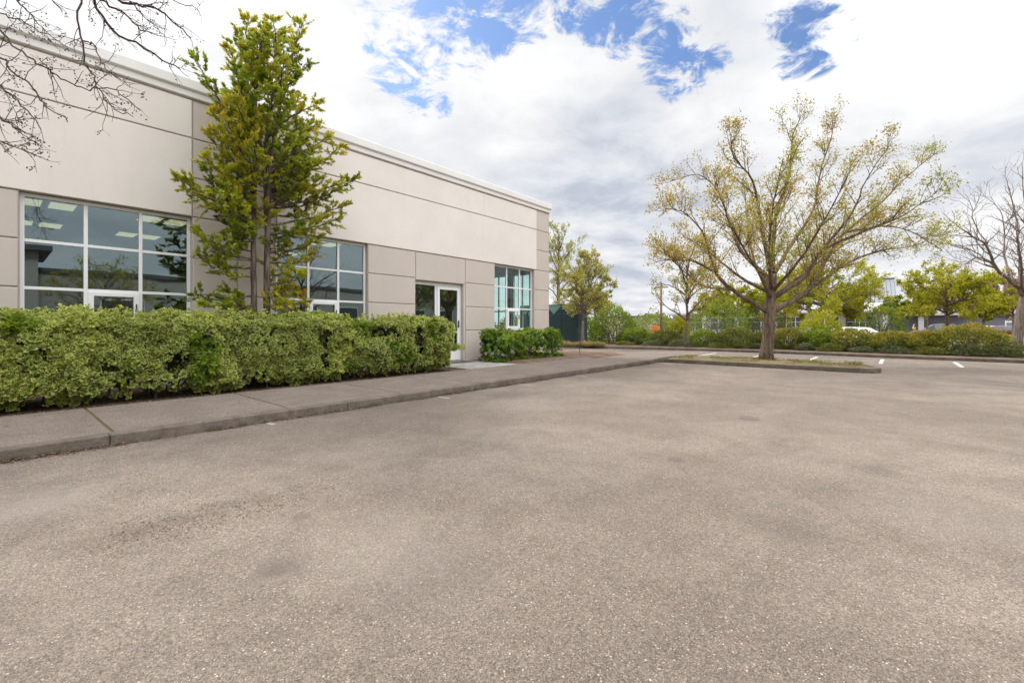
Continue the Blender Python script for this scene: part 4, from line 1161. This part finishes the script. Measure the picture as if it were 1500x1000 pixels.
free_tree('dark green tree mirrored in the corner window', 30.0, -10.5, 7.5, 3.4, 1.8, .2, 304, M['fresh_leaf'], M['bark_grey'], per=6, keep=1)

# ================================================================== LITTER
def litter(name, pts, size, seed, mat='litter', lift=.006):
    g = np.random.default_rng(seed); n = len(pts); P = np.array(pts, np.float32); P[:, 2] += lift
    a = g.uniform(0, 6.28, n); D = np.stack([np.cos(a), np.sin(a), g.uniform(-.05, .35, n)], 1); N = np.stack([g.normal(0, .3, n), g.normal(0, .3, n), np.ones(n)], 1)
    L = size*g.uniform(.5, 1.4, n); o = leaf_object(name, M[mat], P, D, N, L, L*g.uniform(.35, .7, n), g.random(n)); o['kind'] = 'stuff'
g = random.Random(404); pts = []
for _ in range(4200):     # along the foot of the kerb, in drifts
    x = g.uniform(-1.5, 14.2)
    if fbm((x*1.1, 0, 0), 1.0) < -.05 and g.random() < .8: continue
    dr = .5+fbm((x*.9, 3, 0), 1.0); pts.append((x, 5.947-abs(g.gauss(0, .022+.05*max(0, dr))), .03*g.random()*max(0, dr)))
for _ in range(420):
    pts.append((14.42-abs(g.gauss(0, .05)), g.uniform(.6, 5.7), 0))
for _ in range(700):
    p = on_ground(g.uniform(1000, 1260), 530); y = g.uniform(.8, 5.4); pts.append((g.uniform(14.7, 16.3), y, KZ+.035))
for _ in range(800):      # piled round the island trunk
    a = g.uniform(0, 6.28); r = .22+abs(g.gauss(0, .3)); pts.append((15.9+r*math.cos(a), 3.15+r*math.sin(a)*1.5, KZ+.06-.03*r+.05*g.random()*max(0, .6-r)))
for _ in range(900): pts.append((g.uniform(-1.5, 7.8), 8.1+abs(g.gauss(0, .1)), KZ-.005))
for _ in range(60): pts.append((g.uniform(-1, 9), g.uniform(6.1, 8.1), KZ))
for _ in range(900): 
    p = (g.uniform(10, 15.6), g.uniform(7.9, 9.6)); pts.append((*p, KZ+.055))
litter('leaf_litter', pts, .026, 1)
pts = []
for _ in range(1100):      # thin drift of crumbs left in the lot
    t = g.random(); px = 150+340*t + g.gauss(0, 14); py = 795 - 87*t + g.gauss(0, 7+9*(1-t))
    p = on_ground(px, py); pts.append((p.x, p.y, 0))
for _ in range(120):
    p = on_ground(140+g.gauss(60, 60), 715+g.gauss(0, 14)); pts.append((p.x, p.y, 0))
litter('crumb_litter', pts, .012, 2, lift=.003)
pts = []
for _ in range(2600):
    p = (g.uniform(-2, 16), g.uniform(-3, 5.9))
    pts.append((*p, 0))
litter('grit', pts, .010, 3, 'straw', .002)
gg = np.random.default_rng(8); n = 5200   # thin grass and weeds on the island, moss tufts
X = gg.uniform(14.66, 16.32, n); Yv = gg.uniform(.75, 5.7, n); P = np.stack([X, Yv, np.full(n, KZ+.025)], 1)
keepm = np.array([fbm((x, y, 0), 1.3) > -.05 for x, y in zip(X, Yv)]); P = P[keepm]; n = len(P); a = gg.uniform(0, 6.28, n); le = gg.uniform(.2, 1.1, n)
o = leaf_object('island_grass', M['weed'], P, np.stack([np.cos(a)*np.sin(le), np.sin(a)*np.sin(le), np.cos(le)], 1), rnd_dirs(gg, n), gg.uniform(.03, .09, n), np.full(n, .012), gg.random(n)); o['kind'] = 'stuff'

# ================================================================== ENCLOSURE, POSTS, FAR BUILDINGS
def enclosure():
    x0, x1, y0, y1 = 22.35, 23.45, 14.2, 18.6
    root = thing('screened_enclosure', 'dark green screened enclosure with a paler mesh top beyond the office corner', 'enclosure', (x0, y0, .1))
    pan = MB()
    n = 4; wd = (y1-y0)/n
    for i in range(n):
        a, b = i*wd+.05, (i+1)*wd-.05
        pan.box(0, .03, a, b, .05, 1.72)
    pan.box(.06, 1.04, -.03, 0, .05, 1.72)
    for i in range(40): pan.box(-.006, -.001, .06+i*.11, .06+i*.11+.03, .08, 1.70)
    pan.build('panel', M['green_panel'], root)
    for i in range(n+1):
        MB().tube([(.0, i*wd, 0), (0, i*wd, 2.42)], [.035, .035], 8).build('post', M['green_panel'], root)
    for i in (1,): MB().tube([(i*1.08, 0, 0), (i*1.08, 0, 2.42)], [.035, .035], 8).build('post', M['green_panel'], root)
    MB().tube([(0, 0, 1.78), (0, n*wd, 1.78)], [.022, .022], 6).tube([(0, 0, 2.36), (0, n*wd, 2.36)], [.022, .022], 6).tube([(0, 0, 1.78), (1.08, 0, 1.78)], [.022, .022], 6).tube([(0, 0, 2.36), (1.08, 0, 2.36)], [.022, .022], 6).build('rail', M['green_panel'], root)
    sc = MB()
    for i in range(n):          # scalloped screen between the posts
        a = i*wd; k = 10
        for q in range(k):
            u0, u1 = q/k, (q+1)/k; d0, d1 = (.5*(1-abs(2*u-1))**1.0 for u in (u0, u1))
            sc.add([(.01, a+u0*wd, 2.36), (.01, a+u1*wd, 2.36), (.012, a+u1*wd, 2.30-d1), (.012, a+u0*wd, 2.30-d0)], [(0, 1, 2, 3)])
    sc.build('screen', M['green_mesh'], root)
    MB().box(-.04, -.012, 2*wd-.09, 2*wd-.03, .95, 1.15).build('latch', M['dark_metal'], root)
    bk = MB().box(1.10, 1.13, .05, 4.4, .05, 2.35).box(.05, 1.07, 4.42, 4.45, .05, 2.35); bk.build('back_panel', M['green_panel'], root)
enclosure()

b = spot(1131, HOR, 24.6); b.z = .1
root = thing('lamp_post', 'green lamp post on a square concrete footing behind the island tree trunk', 'lamp post', b)
MB().prism([(-.21,-.21),(.21,-.21),(.21,.21),(-.21,.21)], 0, .32).build('footing', M['kerb'], root, bevel=.02)
MB().prism([(-.16,-.16),(.16,-.16),(.16,.16),(-.16,.16)], .32, .38).prism([(-.12,-.12),(.12,-.12),(.12,.12),(-.12,.12)], .38, .50).build('base_plate', M['lamp_green'], root, bevel=.01)
MB().tube([(0,0,.5),(.02,0,2.6),(.03,0,4.7)], [.085,.075,.06], 10).build('pole', M['lamp_green'], root, smooth=True)
MB().box(-.35,.3,-.16,.16,4.62,4.76).build('lamp_head', M['lamp_green'], root, bevel=.02)

b = spot(968.5, HOR, 46); b.z = -.2
root = thing('utility_pole', 'brown timber utility pole left of the small spreading tree', 'pole', b)
MB().tube([(0,0,0),(0,0,5.75)], [.13,.10], 10).build('pole', M['pole_wood'], root, smooth=True)
MB().box(-.05,.05,-.7,.7,5.25,5.36).build('cross_arm', M['pole_wood'], root)

b = spot(961, HOR, 44); b.z = -.2
root = thing('orange_barrier', 'orange barrier showing above the far shrubs beside the timber pole', 'barrier', b, R(-28))
m = MB()
for z in (.95, 1.12, 1.33): m.box(-.03, .03, -.5, .5, z-.035, z+.03)
for y in (-.48, -.1, .22, .48): m.box(-.05, .05, y-.04, y+.04, 0, 1.40)
m.build('frame', M['orange'], root, bevel=.01); [MB().box(-.22,.22,y-.06,y+.06,0,.06).build('foot', M['dark_metal'], root) for y in (-.48, .48)]

def small_block(name, label, base, sx, sy, h, wall, roof, rz=0.0, win=()):
    root = thing(name, label, 'building', base, rz)
    m = MB().box(0, sx, 0, sy, 0, h); m.build('wall', wall, root)
    MB().box(-.12, sx+.12, -.12, sy+.12, h+.001, h+.22).build('roof', roof, root)
    for y0, y1, z0, z1 in win:
        f = MB(); f.box(-.05, -.002, y0, y1, z0, z0+.08); f.box(-.05, -.002, y0, y1, z1-.08, z1)
        k = max(1, round((y1-y0)/1.4))
        for i in range(k+1):
            yy = y0+(y1-y0)*i/k; f.box(-.052, -.002, yy-.04, yy+.04, z0+.081, z1-.081)
        fo_ = f.build('window', M['white_metal'], root)
        MB().box(-.03, -.004, y0+.041, y1-.041, z0+.082, z1-.082).build('pane', M['far_glass'], fo_)
    return root
p = spot(946, HOR, 95); p.z = -.2
small_block('tan_building', 'low tan building far off left of the timber pole', p, 9, 10, 3.3, M['tan_wall'], M['roof_dark'], 0, [(2, 5, .9, 2.3)])
p = spot(1000, HOR, 88); p.z = -.2
small_block('shed', 'brown-roofed shed far off right of the timber pole', (p.x, p.y, -.2), 6, 4.5, 2.6, M['tan_wall'], M['roof_dark'], 0, [(1, 2.2, .9, 2.0)])

def dealership():
    X0 = 86
    root = thing('white_pavilion', 'long low white building with a seamed metal roof lantern beyond the far bed', 'building', (X0, -9, -.2))
    MB().box(0, 14, 10, 42, 0, 3.4).build('wall', M['white_wall'], root)
    sl = MB()
    for i in range(22): sl.box(-.03+.004*(i % 2), 13.9, -1.5, 9.98, i*.12, i*.12+.115)
    sl.build('siding', M['slate'], root)
    MB().box(-1.6, 14.4, 9.6, 42.4, 3.401, 3.75).build('roof', M['white_wall'], root, bevel=.03)
    MB().box(-.4, 14.4, -1.9, 9.59, 2.66, 2.85).build('roof', M['roof_dark'], root)
    for y0, y1 in ((11.5, 15.2), (16, 19.5), (20.4, 24.4), (25.4, 29.5), (31, 35), (36.4, 40.5)):
        f = MB(); f.box(-.08, -.002, y0, y1, .55, .67); f.box(-.08, -.002, y0, y1, 2.78, 2.9); f.box(-.08, -.002, y0, y1, 1.95, 2.03)
        for i in range(4):
            yy = y0+(y1-y0)*i/3; f.box(-.085, -.003, yy-.06, yy+.06, .55, 2.9)
        fo_ = f.build('window', M['white_metal'], root); MB().box(-.05, -.004, y0+.06, y1-.06, .67, 2.78).build('pane', M['far_glass'], fo_)
    for y in (6.6, 10.4, 17.8, 24.9, 30.2, 35.7): MB().box(-1.5, -.95 if y != 6.6 else -.9, y-.3, y+.3, 0, 3.4).build('column', M['white_wall'], root, bevel=.02)
    MB().box(-2.2, .2, 1.8, 10.0, 2.9, 3.3).build('canopy', M['white_wall'], root)
    # lantern: a steep seamed hip on the roof
    a, b_ = 9.0, 13.4
    ln = MB(); ln.add([(3, a, 3.75), (7, a, 3.75), (7, b_, 3.75), (3, b_, 3.75), (4.0, a+.55, 8.6), (5.4, a+.55, 8.6), (5.4, b_-.1, 8.6), (4.0, b_-.1, 8.6)], [(0,3,7,4),(1,0,4,5),(2,1,5,6),(3,2,6,7),(4,7,6,5)])
    lo_ = ln.build('lantern', M['roof_metal'], root)
    sm = MB()
    for i in range(9):
        t = i/8; sm.tube([(2.99, a+(b_-a)*t, 3.76), (3.99, a+.55+(b_-a-.65)*t, 8.61)], [.022, .022], 4)
    sm.build('seams', M['roof_dark'], lo_); MB().box(3.8, 5.6, a+.4, b_+.05, 8.602, 8.72).build('cap', M['roof_dark'], lo_)
    MB().add([(1.5, a-.5, 3.76), (8, a-.5, 3.76), (8, b_+.6, 3.76), (1.5, b_+.6, 3.76), (2.9, a+.05, 4.9), (7, a+.05, 4.9), (7, b_, 4.9), (2.9, b_, 4.9)], [(0,3,7,4),(1,0,4,5),(2,1,5,6),(3,2,6,7)]).build('skirt_roof', M['white_wall'], root)
    # white curved awning
    aw = MB(); k = 12; vs = []
    for i in range(k+1):
        t = i/k; vs += [(-3.2, 13.2+4.4*t, 2.95+.75*math.sin(math.pi*t)), (-1.61, 13.2+4.4*t, 2.95+.75*math.sin(math.pi*t)), (-3.2, 13.2+4.4*t, 2.80+.75*math.sin(math.pi*t)), (-1.61, 13.2+4.4*t, 2.80+.75*math.sin(math.pi*t))]
    fs = []
    for i in range(k):
        o = 4*i; fs += [(o, o+1, o+5, o+4), (o+2, o+6, o+7, o+3), (o, o+4, o+6, o+2), (o+1, o+3, o+7, o+5)]
    fs += [(0, 2, 3, 1), (4*k, 4*k+1, 4*k+3, 4*k+2)]
    aw.add(vs, fs).build('awning', M['white_wall'], root)
    for y in (13.3, 17.5): MB().tube([(-3.1, y, 0), (-3.1, y, 2.85)], [.06, .06], 8).build('awning_post', M['white_metal'], root)
dealership()
p = spot(1490, HOR, 75); p.z = -.2
small_block('white_hall', 'white building far off behind the bare tree trunk', (p.x, p.y-8, -.2), 10, 16, 3.0, M['white_wall'], M['roof_metal'], 0, [(5, 8, 1, 2.2), (10, 13, 1, 2.2)])
# building across the car park, behind the camera: the office windows mirror it
opp = thing('low_building', 'long low flat-roofed building mirrored in the office windows', 'building', (-24, -20, 0))
MB().box(0, 80, -16, 0, 0, 4.6).build('wall', M['opp_wall'], opp); MB().box(0, 25.8, .001, 6, 0, 5.2).build('wing', M['opp_wall'], opp)
MB().box(25.9, 80.2, -16.2, .2, 4.602, 4.85).box(-.2, 26.3, -.1, 6.5, 5.202, 5.5).build('parapet', M['roof_dark'], opp)
for i in range(12):
    x = 29+i*4.2; fo_ = MB().box(x, x+2.4, .002, .06, .9, .98).box(x, x+2.4, .002, .06, 2.92, 3.0).box(x, x+.07, .002, .06, .981, 2.919).box(x+2.33, x+2.4, .002, .06, .981, 2.919).build('window', M['white_metal'], opp)
    MB().box(x+.071, x+2.329, .003, .03, .981, 2.919).build('pane', M['far_glass'], fo_)

# far belt of trees closing the horizon
gg = np.random.default_rng(55); rr = random.Random(55); P, T = [], []
for i in range(120):
    t = rr.random(); c = Vector((105+rr.uniform(-8, 25), -140+340*t, 0)) if i < 75 else Vector((rr.uniform(20, 110), rr.uniform(62, 100), 0))
    h = rr.uniform(2.0, 4.2); w2 = rr.uniform(2.5, 5)
    tn = rr.random()*.6
    for _ in range(190):
        d = Vector((rr.gauss(0, 1), rr.gauss(0, 1), rr.gauss(0, 1))).normalized()*rr.uniform(.6, 1)
        P.append((c.x+d.x*w2, c.y+d.y*w2, h*.55+d.z*h*.55)); T.append(tn+.4*rr.random())
n = len(P); o = leaf_object('far_wood', M['olive_leaf'], P, rnd_dirs(gg, n), rnd_dirs(gg, n), gg.uniform(.5, 1.1, n), gg.uniform(.4, .8, n), T); o['kind'] = 'stuff'

# ================================================================== CARS AND PERSON
def car(label, paint, p, rz, L=4.3, W=1.75, H=1.42, van=False):
    root = thing('parked_car', label, 'car', p, rz)
    h = H; be = h*.62
    if van: st = [(-.5, .35, .62, .62, .6), (-.485, .28, h*.6, h*.6, .9), (-.47, .26, h*.62, h*.97, .93), (-.2, .24, h*.62, h, .95), (.12, .24, h*.62, h, .95), (.26, .24, h*.60, h*.94, .95), (.37, .24, h*.56, h*.585, .93), (.46, .26, h*.50, h*.52, .88), (.5, .34, h*.38, h*.385, .7)]
    else: st = [(-.5, .36, .60, .605, .72), (-.48, .28, be*.98, be, .88), (-.40, .24, be*1.02, be*1.05, .95), (-.26, .22, be*1.03, h*.97, .98), (-.05, .22, be*1.02, h, 1), (.10, .22, be*1.0, h*.96, 1), (.25, .22, be*.98, be*1.0, .98), (.40, .24, be*.88, be*.90, .94), (.48, .28, be*.74, be*.76, .84), (.5, .36, be*.6, be*.605, .7)]
    rings = []
    for x, zb, zl, zr, w in st:
        hw = W/2*w; top = hw*(.72 if zr-zl > .15 else .90)
        rings.append([(x*L, -hw*.94, zb), (x*L, -hw, (zb+zl)/2), (x*L, -hw*.965, zl), (x*L, -top, zr-.03*(zr-zl > .15)), (x*L, -top*.5, zr+.015), (x*L, top*.5, zr+.015), (x*L, top, zr-.03*(zr-zl > .15)), (x*L, hw*.965, zl), (x*L, hw, (zb+zl)/2), (x*L, hw*.94, zb)])
    m = MB(); vs = [v for r in rings for v in r]; k = 10; fs = []
    for i in range(len(rings)-1):
        for q in range(k): fs.append((i*k+q, i*k+(q+1) % k, (i+1)*k+(q+1) % k, (i+1)*k+q))
    fs += [tuple(range(k)), tuple(range((len(rings)-1)*k, len(rings)*k))[::-1]]
    bo = m.add(vs, [f[::-1] for f in fs]).build('body', paint, root, smooth=True, bevel=.02)
    gl = MB()
    def pane(a, b, c, d, off):
        q = [Vector(v) for v in (a, b, c, d)]; ce = sum(q, Vector())/4
        q = [ce+(v-ce)*.86+Vector(off) for v in q]; gl.add(q, [(0, 1, 2, 3)])
    for i in range(len(rings)-1):
        A, B = rings[i], rings[i+1]
        ta, tb = st[i][3]-st[i][2] > .15, st[i+1][3]-st[i+1][2] > .15
        if ta and tb:
            pane(A[2], B[2], B[3], A[3], (0, -.012, .004)); pane(A[7], A[6], B[6], B[7], (0, .012, .004))
        elif ta != tb:
            pane(A[3], B[3], B[6], A[6], (.012 if ta else -.012, 0, .012))
    gl.build('window', M['far_glass'], root)
    for sx in (-.31, .30):
        for sy in (-1, 1):
            c = (sx*L, sy*(W/2-.09), .31); r = .31
            t = MB(); vs = []; n = 18
            for rr_, yy in ((.2, -.09), (r-.03, -.1), (r, -.06), (r, .06), (r-.03, .1), (.2, .09)):
                for q in range(n): vs.append((c[0]+rr_*math.cos(6.2832*q/n), c[1]+yy, c[2]+rr_*math.sin(6.2832*q/n)))
            t.add(vs, [(i*n+q, i*n+(q+1) % n, (i+1)*n+(q+1) % n, (i+1)*n+q) for i in range(5) for q in range(n)])
            wo = t.build('wheel', M['tyre'], root, smooth=True)
            t = MB(); t.tube([(c[0], c[1]-.085, c[2]), (c[0], c[1]+.085, c[2])], [.205, .205], 16); t.build('rim', M['rim'], wo)
    for sy in (-1, 1):
        e = st[-2]; MB().ball((L*.485, sy*W*.34, be*.68), .10, 8, .7).build('headlight', M['lens'], root)
        MB().ball((-L*.485, sy*W*.36, be*.86), .09, 8, .8).build('tail_light', M['red_lens'], root)
    return root
p = spot(1241, HOR, 30); p.z = -.12
car('low white car showing only its roof above the rust-topped shrubs', M['car_white'], p, R(62), 4.2, 1.75, 1.24)
p = spot(1374, HOR, 46); p.z = -.2
car('dark car half hidden behind the broad rust-topped mound', M['car_dark'], p, R(100), 4.4, 1.78, 1.58)
p = spot(1461, HOR, 52); p.z = -.2
car('maroon car behind the yellow hedge', M['car_red'], p, R(95), 4.3, 1.75, 1.38)
p = spot(1438, HOR, 56); p.z = -.2
car('white car left of the maroon one behind the yellow hedge', M['car_white'], p, R(95), 4.3, 1.75, 1.40)
p = spot(1478, HOR, 62); p.z = -.2
car('white van beside the bare tree trunk', M['car_white'], p, R(100), 4.9, 1.9, 1.95, True)

def person():
    p = spot(1339, HOR, 57); p.z = -.2
    root = thing('person', 'person in a yellow high-visibility vest and dark trousers standing by the white column', 'person', p, R(200))
    J = {'pel': (0,0,.95,.145,.11), 'sp': (0,0,1.15,.14,.10), 'ch': (0,.0,1.34,.165,.115), 'nk': (0,0,1.49,.055,.055), 'hd0': (0,.01,1.57,.07,.08), 'hd1': (0,.015,1.66,.078,.095), 'hd2': (0,.01,1.745,.05,.06),
         'ls': (.19,0,1.42,.06,.06), 'le': (.25,-.03,1.14,.045,.045), 'lw': (.25,.06,.90,.032,.03), 'lh': (.25,.10,.81,.038,.022), 'rs': (-.19,0,1.42,.06,.06), 're': (-.25,-.03,1.14,.045,.045), 'rw': (-.25,.05,.90,.032,.03), 'rh': (-.25,.09,.81,.038,.022),
         'lt': (.09,0,.86,.085,.085), 'lk': (.10,.02,.49,.06,.06), 'la': (.105,0,.09,.042,.042), 'lf': (.11,.15,.04,.042,.03), 'rt': (-.09,0,.86,.085,.085), 'rk': (-.11,.02,.49,.06,.06), 'ra': (-.12,-.02,.09,.042,.042), 'rf': (-.13,.13,.04,.042,.03)}
    E_ = [('pel','sp'),('sp','ch'),('ch','nk'),('nk','hd0'),('hd0','hd1'),('hd1','hd2'),('ch','ls'),('ls','le'),('le','lw'),('lw','lh'),('ch','rs'),('rs','re'),('re','rw'),('rw','rh'),('pel','lt'),('lt','lk'),('lk','la'),('la','lf'),('pel','rt'),('rt','rk'),('rk','ra'),('ra','rf')]
    def skin(name, names, mat, grow=0.0):
        ks = [k for k in J if k in names]; me = bpy.data.meshes.new(name)
        me.from_pydata([J[k][:3] for k in ks], [(ks.index(a), ks.index(b)) for a, b in E_ if a in ks and b in ks], [])
        o = bpy.data.objects.new(name, me); C.objects.link(o)
        md = o.modifiers.new('s', 'SKIN'); md.use_smooth_shade = True
        for i, k in enumerate(ks):
            sv = me.skin_vertices[0].data[i]; sv.radius = (J[k][3]+grow, J[k][4]+grow); sv.use_root = (i == 0)
        sb = o.modifiers.new('d', 'SUBSURF'); sb.levels = sb.render_levels = 2
        dg = bpy.context.evaluated_depsgraph_get(); dg.update()
        m2 = bpy.data.meshes.new_from_object(o.evaluated_get(dg)); m2.name = name
        bpy.data.objects.remove(o); m2.materials.clear(); m2.materials.append(mat)
        q = bpy.data.objects.new(name, m2); C.objects.link(q); q.parent = root; return q
    skin('body', set(J), M['skin'])
    skin('trousers', {'pel', 'lt', 'lk', 'la', 'rt', 'rk', 'ra'}, M['denim'], .016)
    skin('shirt', {'sp', 'ch', 'ls', 'le', 'rs', 're'}, M['car_dark'], .012)
    skin('vest', {'pel', 'sp', 'ch'}, M['hi_vis'], .045)
    MB().ball((0, -.005, 1.70), .095, 12, 1.0).build('hair', M['hair'], root, smooth=True)
    for sx in (-1, 1):
        MB().box(sx*.11-.055, sx*.11+.055, -.08, .22, 0, .09).build('shoe', M['dark_metal'], root, bevel=.03)
        MB().ball((sx*.032, .098, 1.665), .011, 6).build('eye', M['dark_metal'], root)
person()

# ================================================================== LIGHT, SKY, CAMERA
SUN_EL, SUN_AZ = R(46), math.atan2(.10, .995)      # behind the building, a little to the right of its normal
sd = bpy.data.lights.new('sun', 'SUN'); sd.energy = 2.1; sd.angle = R(12); sd.color = (1, .95, .88)
so = bpy.data.objects.new('sun', sd); C.objects.link(so)
sv = Vector((math.sin(SUN_AZ)*math.cos(SUN_EL), math.cos(SUN_AZ)*math.cos(SUN_EL), math.sin(SUN_EL)))
so.rotation_euler = sv.to_track_quat('Z', 'Y').to_euler()

W = bpy.data.worlds.new('World'); bpy.context.scene.world = W; W.use_nodes = True
t = NT.__new__(NT); t.t = W.node_tree; t.t.nodes.clear()
out = t.n('ShaderNodeOutputWorld'); bg = t.n('ShaderNodeBackground', i={'Strength': .10}); t.l(bg.outputs[0], out.inputs[0])
sky = t.n('ShaderNodeTexSky', sky_type='NISHITA'); sky.sun_disc = False; sky.sun_elevation = SUN_EL; sky.sun_rotation = SUN_AZ; sky.altitude = 50; sky.ozone_density = 2.0
d = t.n('ShaderNodeTexCoord').outputs['Generated']
sp = t.n('ShaderNodeSeparateXYZ'); t.l(d, sp.inputs[0]); dz = sp.outputs[2]
inv = t.math('DIVIDE', 1.0, t.math('ADD', t.math('MAXIMUM', dz, 0.0), .16))
cb = t.n('ShaderNodeCombineXYZ'); t.l(t.math('MULTIPLY', sp.outputs[0], inv), cb.inputs[0]); t.l(t.math('MULTIPLY', sp.outputs[1], inv), cb.inputs[1]); pl = cb.outputs[0]
n1 = t.noise(pl, 2.1, 9, .60, .25); n2 = t.noise(pl, .9, 6, .5, .2); n3 = t.noise(pl, 5.5, 8, .62, .3)
def blob(px, py, r):
    v = ray(px, py).normalized(); nd = t.n('ShaderNodeVectorMath', operation='DOT_PRODUCT'); t.l(d, nd.inputs[0]); nd.inputs[1].default_value = v
    k = math.cos(math.atan(abs(px-750)/FPX)); ra = r/FPX*k
    return t.mapr(nd.outputs['Value'], math.cos(ra*1.5), math.cos(ra*.1), 0, 1)
gap = None
for px, py, r, a in [(700, 12, 56, 1), (655, 25, 42, .95), (745, -5, 46, 1), (585, 75, 48, .9), (612, 108, 38, .85), (642, 140, 22, .7), (560, 45, 30, .8), (540, 30, 24, .7), (905, 28, 38, .95), (945, 42, 25, .8), (835, 5, 24, .9), (870, 16, 24, .8),
                     (985, 85, 40, .95), (1010, 104, 26, .85), (1055, 80, 26, .75), (1190, 50, 40, .68), (1228, 36, 30, .62), (1148, 64, 34, .62), (1100, 78, 28, .6)]:
    b_ = t.math('MULTIPLY', blob(px, py, r), a); gap = b_ if gap is None else t.math('MAXIMUM', gap, b_)
n4 = t.noise(pl, 8.0, 12, .68, .6); n5 = t.noise(pl, 3.4, 6, .6, .4)
edge = t.math('ADD', t.math('MULTIPLY', t.math('SUBTRACT', n5, .5), 1.1), t.math('MULTIPLY', t.math('SUBTRACT', n4, .5), 2.0))
g_raw = t.math('ADD', gap, t.math('MULTIPLY', edge, 1.9))
gapm = t.mapr(g_raw, .36, 1.02, 0, .95)
gapm = t.math('MULTIPLY', gapm, t.mapr(gap, .0, .18, 0, 1))
# cloud brightness: white tops, grey bases
gr = t.math('ADD', t.math('MULTIPLY', n2, .62), t.math('MULTIPLY', n1, .38))
shade = t.mapr(gr, .36, .62, 0, 1)
grey = None
for px, py, r, a in [(880, 270, 130, .85), (830, 330, 90, .75), (930, 330, 90, .9), (990, 230, 70, .5), (560, 180, 40, .3), (900, 400, 100, .75), (1330, 420, 90, .55), (1250, 120, 70, .22), (1440, 300, 100, .25), (1060, 150, 60, .25), (1300, 150, 170, .34), (1440, 190, 150, .40), (1400, 60, 110, .28), (760, 120, 60, .22), (470, 60, 60, .25)]:
    b_ = t.math('MULTIPLY', blob(px, py, r), a); grey = b_ if grey is None else t.math('MAXIMUM', grey, b_)
white = t.math('ADD', blob(110, 10, 420), t.math('MULTIPLY', blob(680, 170, 120), .6), True)
lit = t.math('SUBTRACT', t.math('ADD', t.math('MULTIPLY', shade, .54), .46), t.math('MULTIPLY', grey, t.mapr(n1, .30, .66, .66, .2)), True)
lit = t.math('ADD', lit, t.math('MULTIPLY', white, .22), True)
lit = t.math('ADD', lit, t.math('MULTIPLY', t.math('SUBTRACT', n3, .5), .55), True)
lowband = t.mapr(dz, .0, .07, .30, 0)
lit = t.math('ADD', lit, lowband, True)
cloud = t.ramp(lit, [(0, (3.5, 3.8, 4.4)), (.35, (4.6, 4.8, 5.2)), (.7, (5.6, 5.68, 5.82)), (1, (6.5, 6.5, 6.55))])
# overcast: brighter overhead, around the hidden sun; boost added behind camera to light wall
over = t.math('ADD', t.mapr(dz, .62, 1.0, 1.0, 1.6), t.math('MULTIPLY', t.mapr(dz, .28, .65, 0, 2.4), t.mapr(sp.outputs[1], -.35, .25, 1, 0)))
sn = t.n('ShaderNodeVectorMath', operation='DOT_PRODUCT'); t.l(d, sn.inputs[0]); sn.inputs[1].default_value = sv
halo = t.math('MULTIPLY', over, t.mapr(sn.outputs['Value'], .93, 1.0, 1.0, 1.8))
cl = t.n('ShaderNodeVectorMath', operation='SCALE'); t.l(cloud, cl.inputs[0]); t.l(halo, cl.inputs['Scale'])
blue = t.n('ShaderNodeVectorMath', operation='SCALE'); t.l(sky.outputs[0], blue.inputs[0]); blue.inputs['Scale'].default_value = .85
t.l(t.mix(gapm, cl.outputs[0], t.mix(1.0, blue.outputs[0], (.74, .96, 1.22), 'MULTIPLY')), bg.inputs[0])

cd = bpy.data.cameras.new('camera'); co = bpy.data.objects.new('camera', cd); C.objects.link(co)
co.location = (0, 0, EYE); co.rotation_euler = (R(90), 0, YAW - R(90))
# forward is +x turned left by YAW
co.rotation_euler = Vector((CA, SA, 0)).to_track_quat('-Z', 'Y').to_euler()
cd.sensor_width = 36; cd.lens = 36*FPX/1500; cd.shift_y = -(HOR-500)/1500*-1
cd.clip_start = .05; cd.clip_end = 3000
sc = bpy.context.scene; sc.camera = co
sc.view_settings.view_transform = 'Standard'; sc.view_settings.look = 'None'; sc.view_settings.exposure = 0.65; sc.view_settings.gamma = 1.0
try: sc.view_settings.use_curve_mapping = False
except Exception: pass
sc.cycles.max_bounces = 8; sc.cycles.transparent_max_bounces = 12; sc.cycles.use_denoising = True
sc.cycles.caustics_reflective = False; sc.cycles.caustics_refractive = False
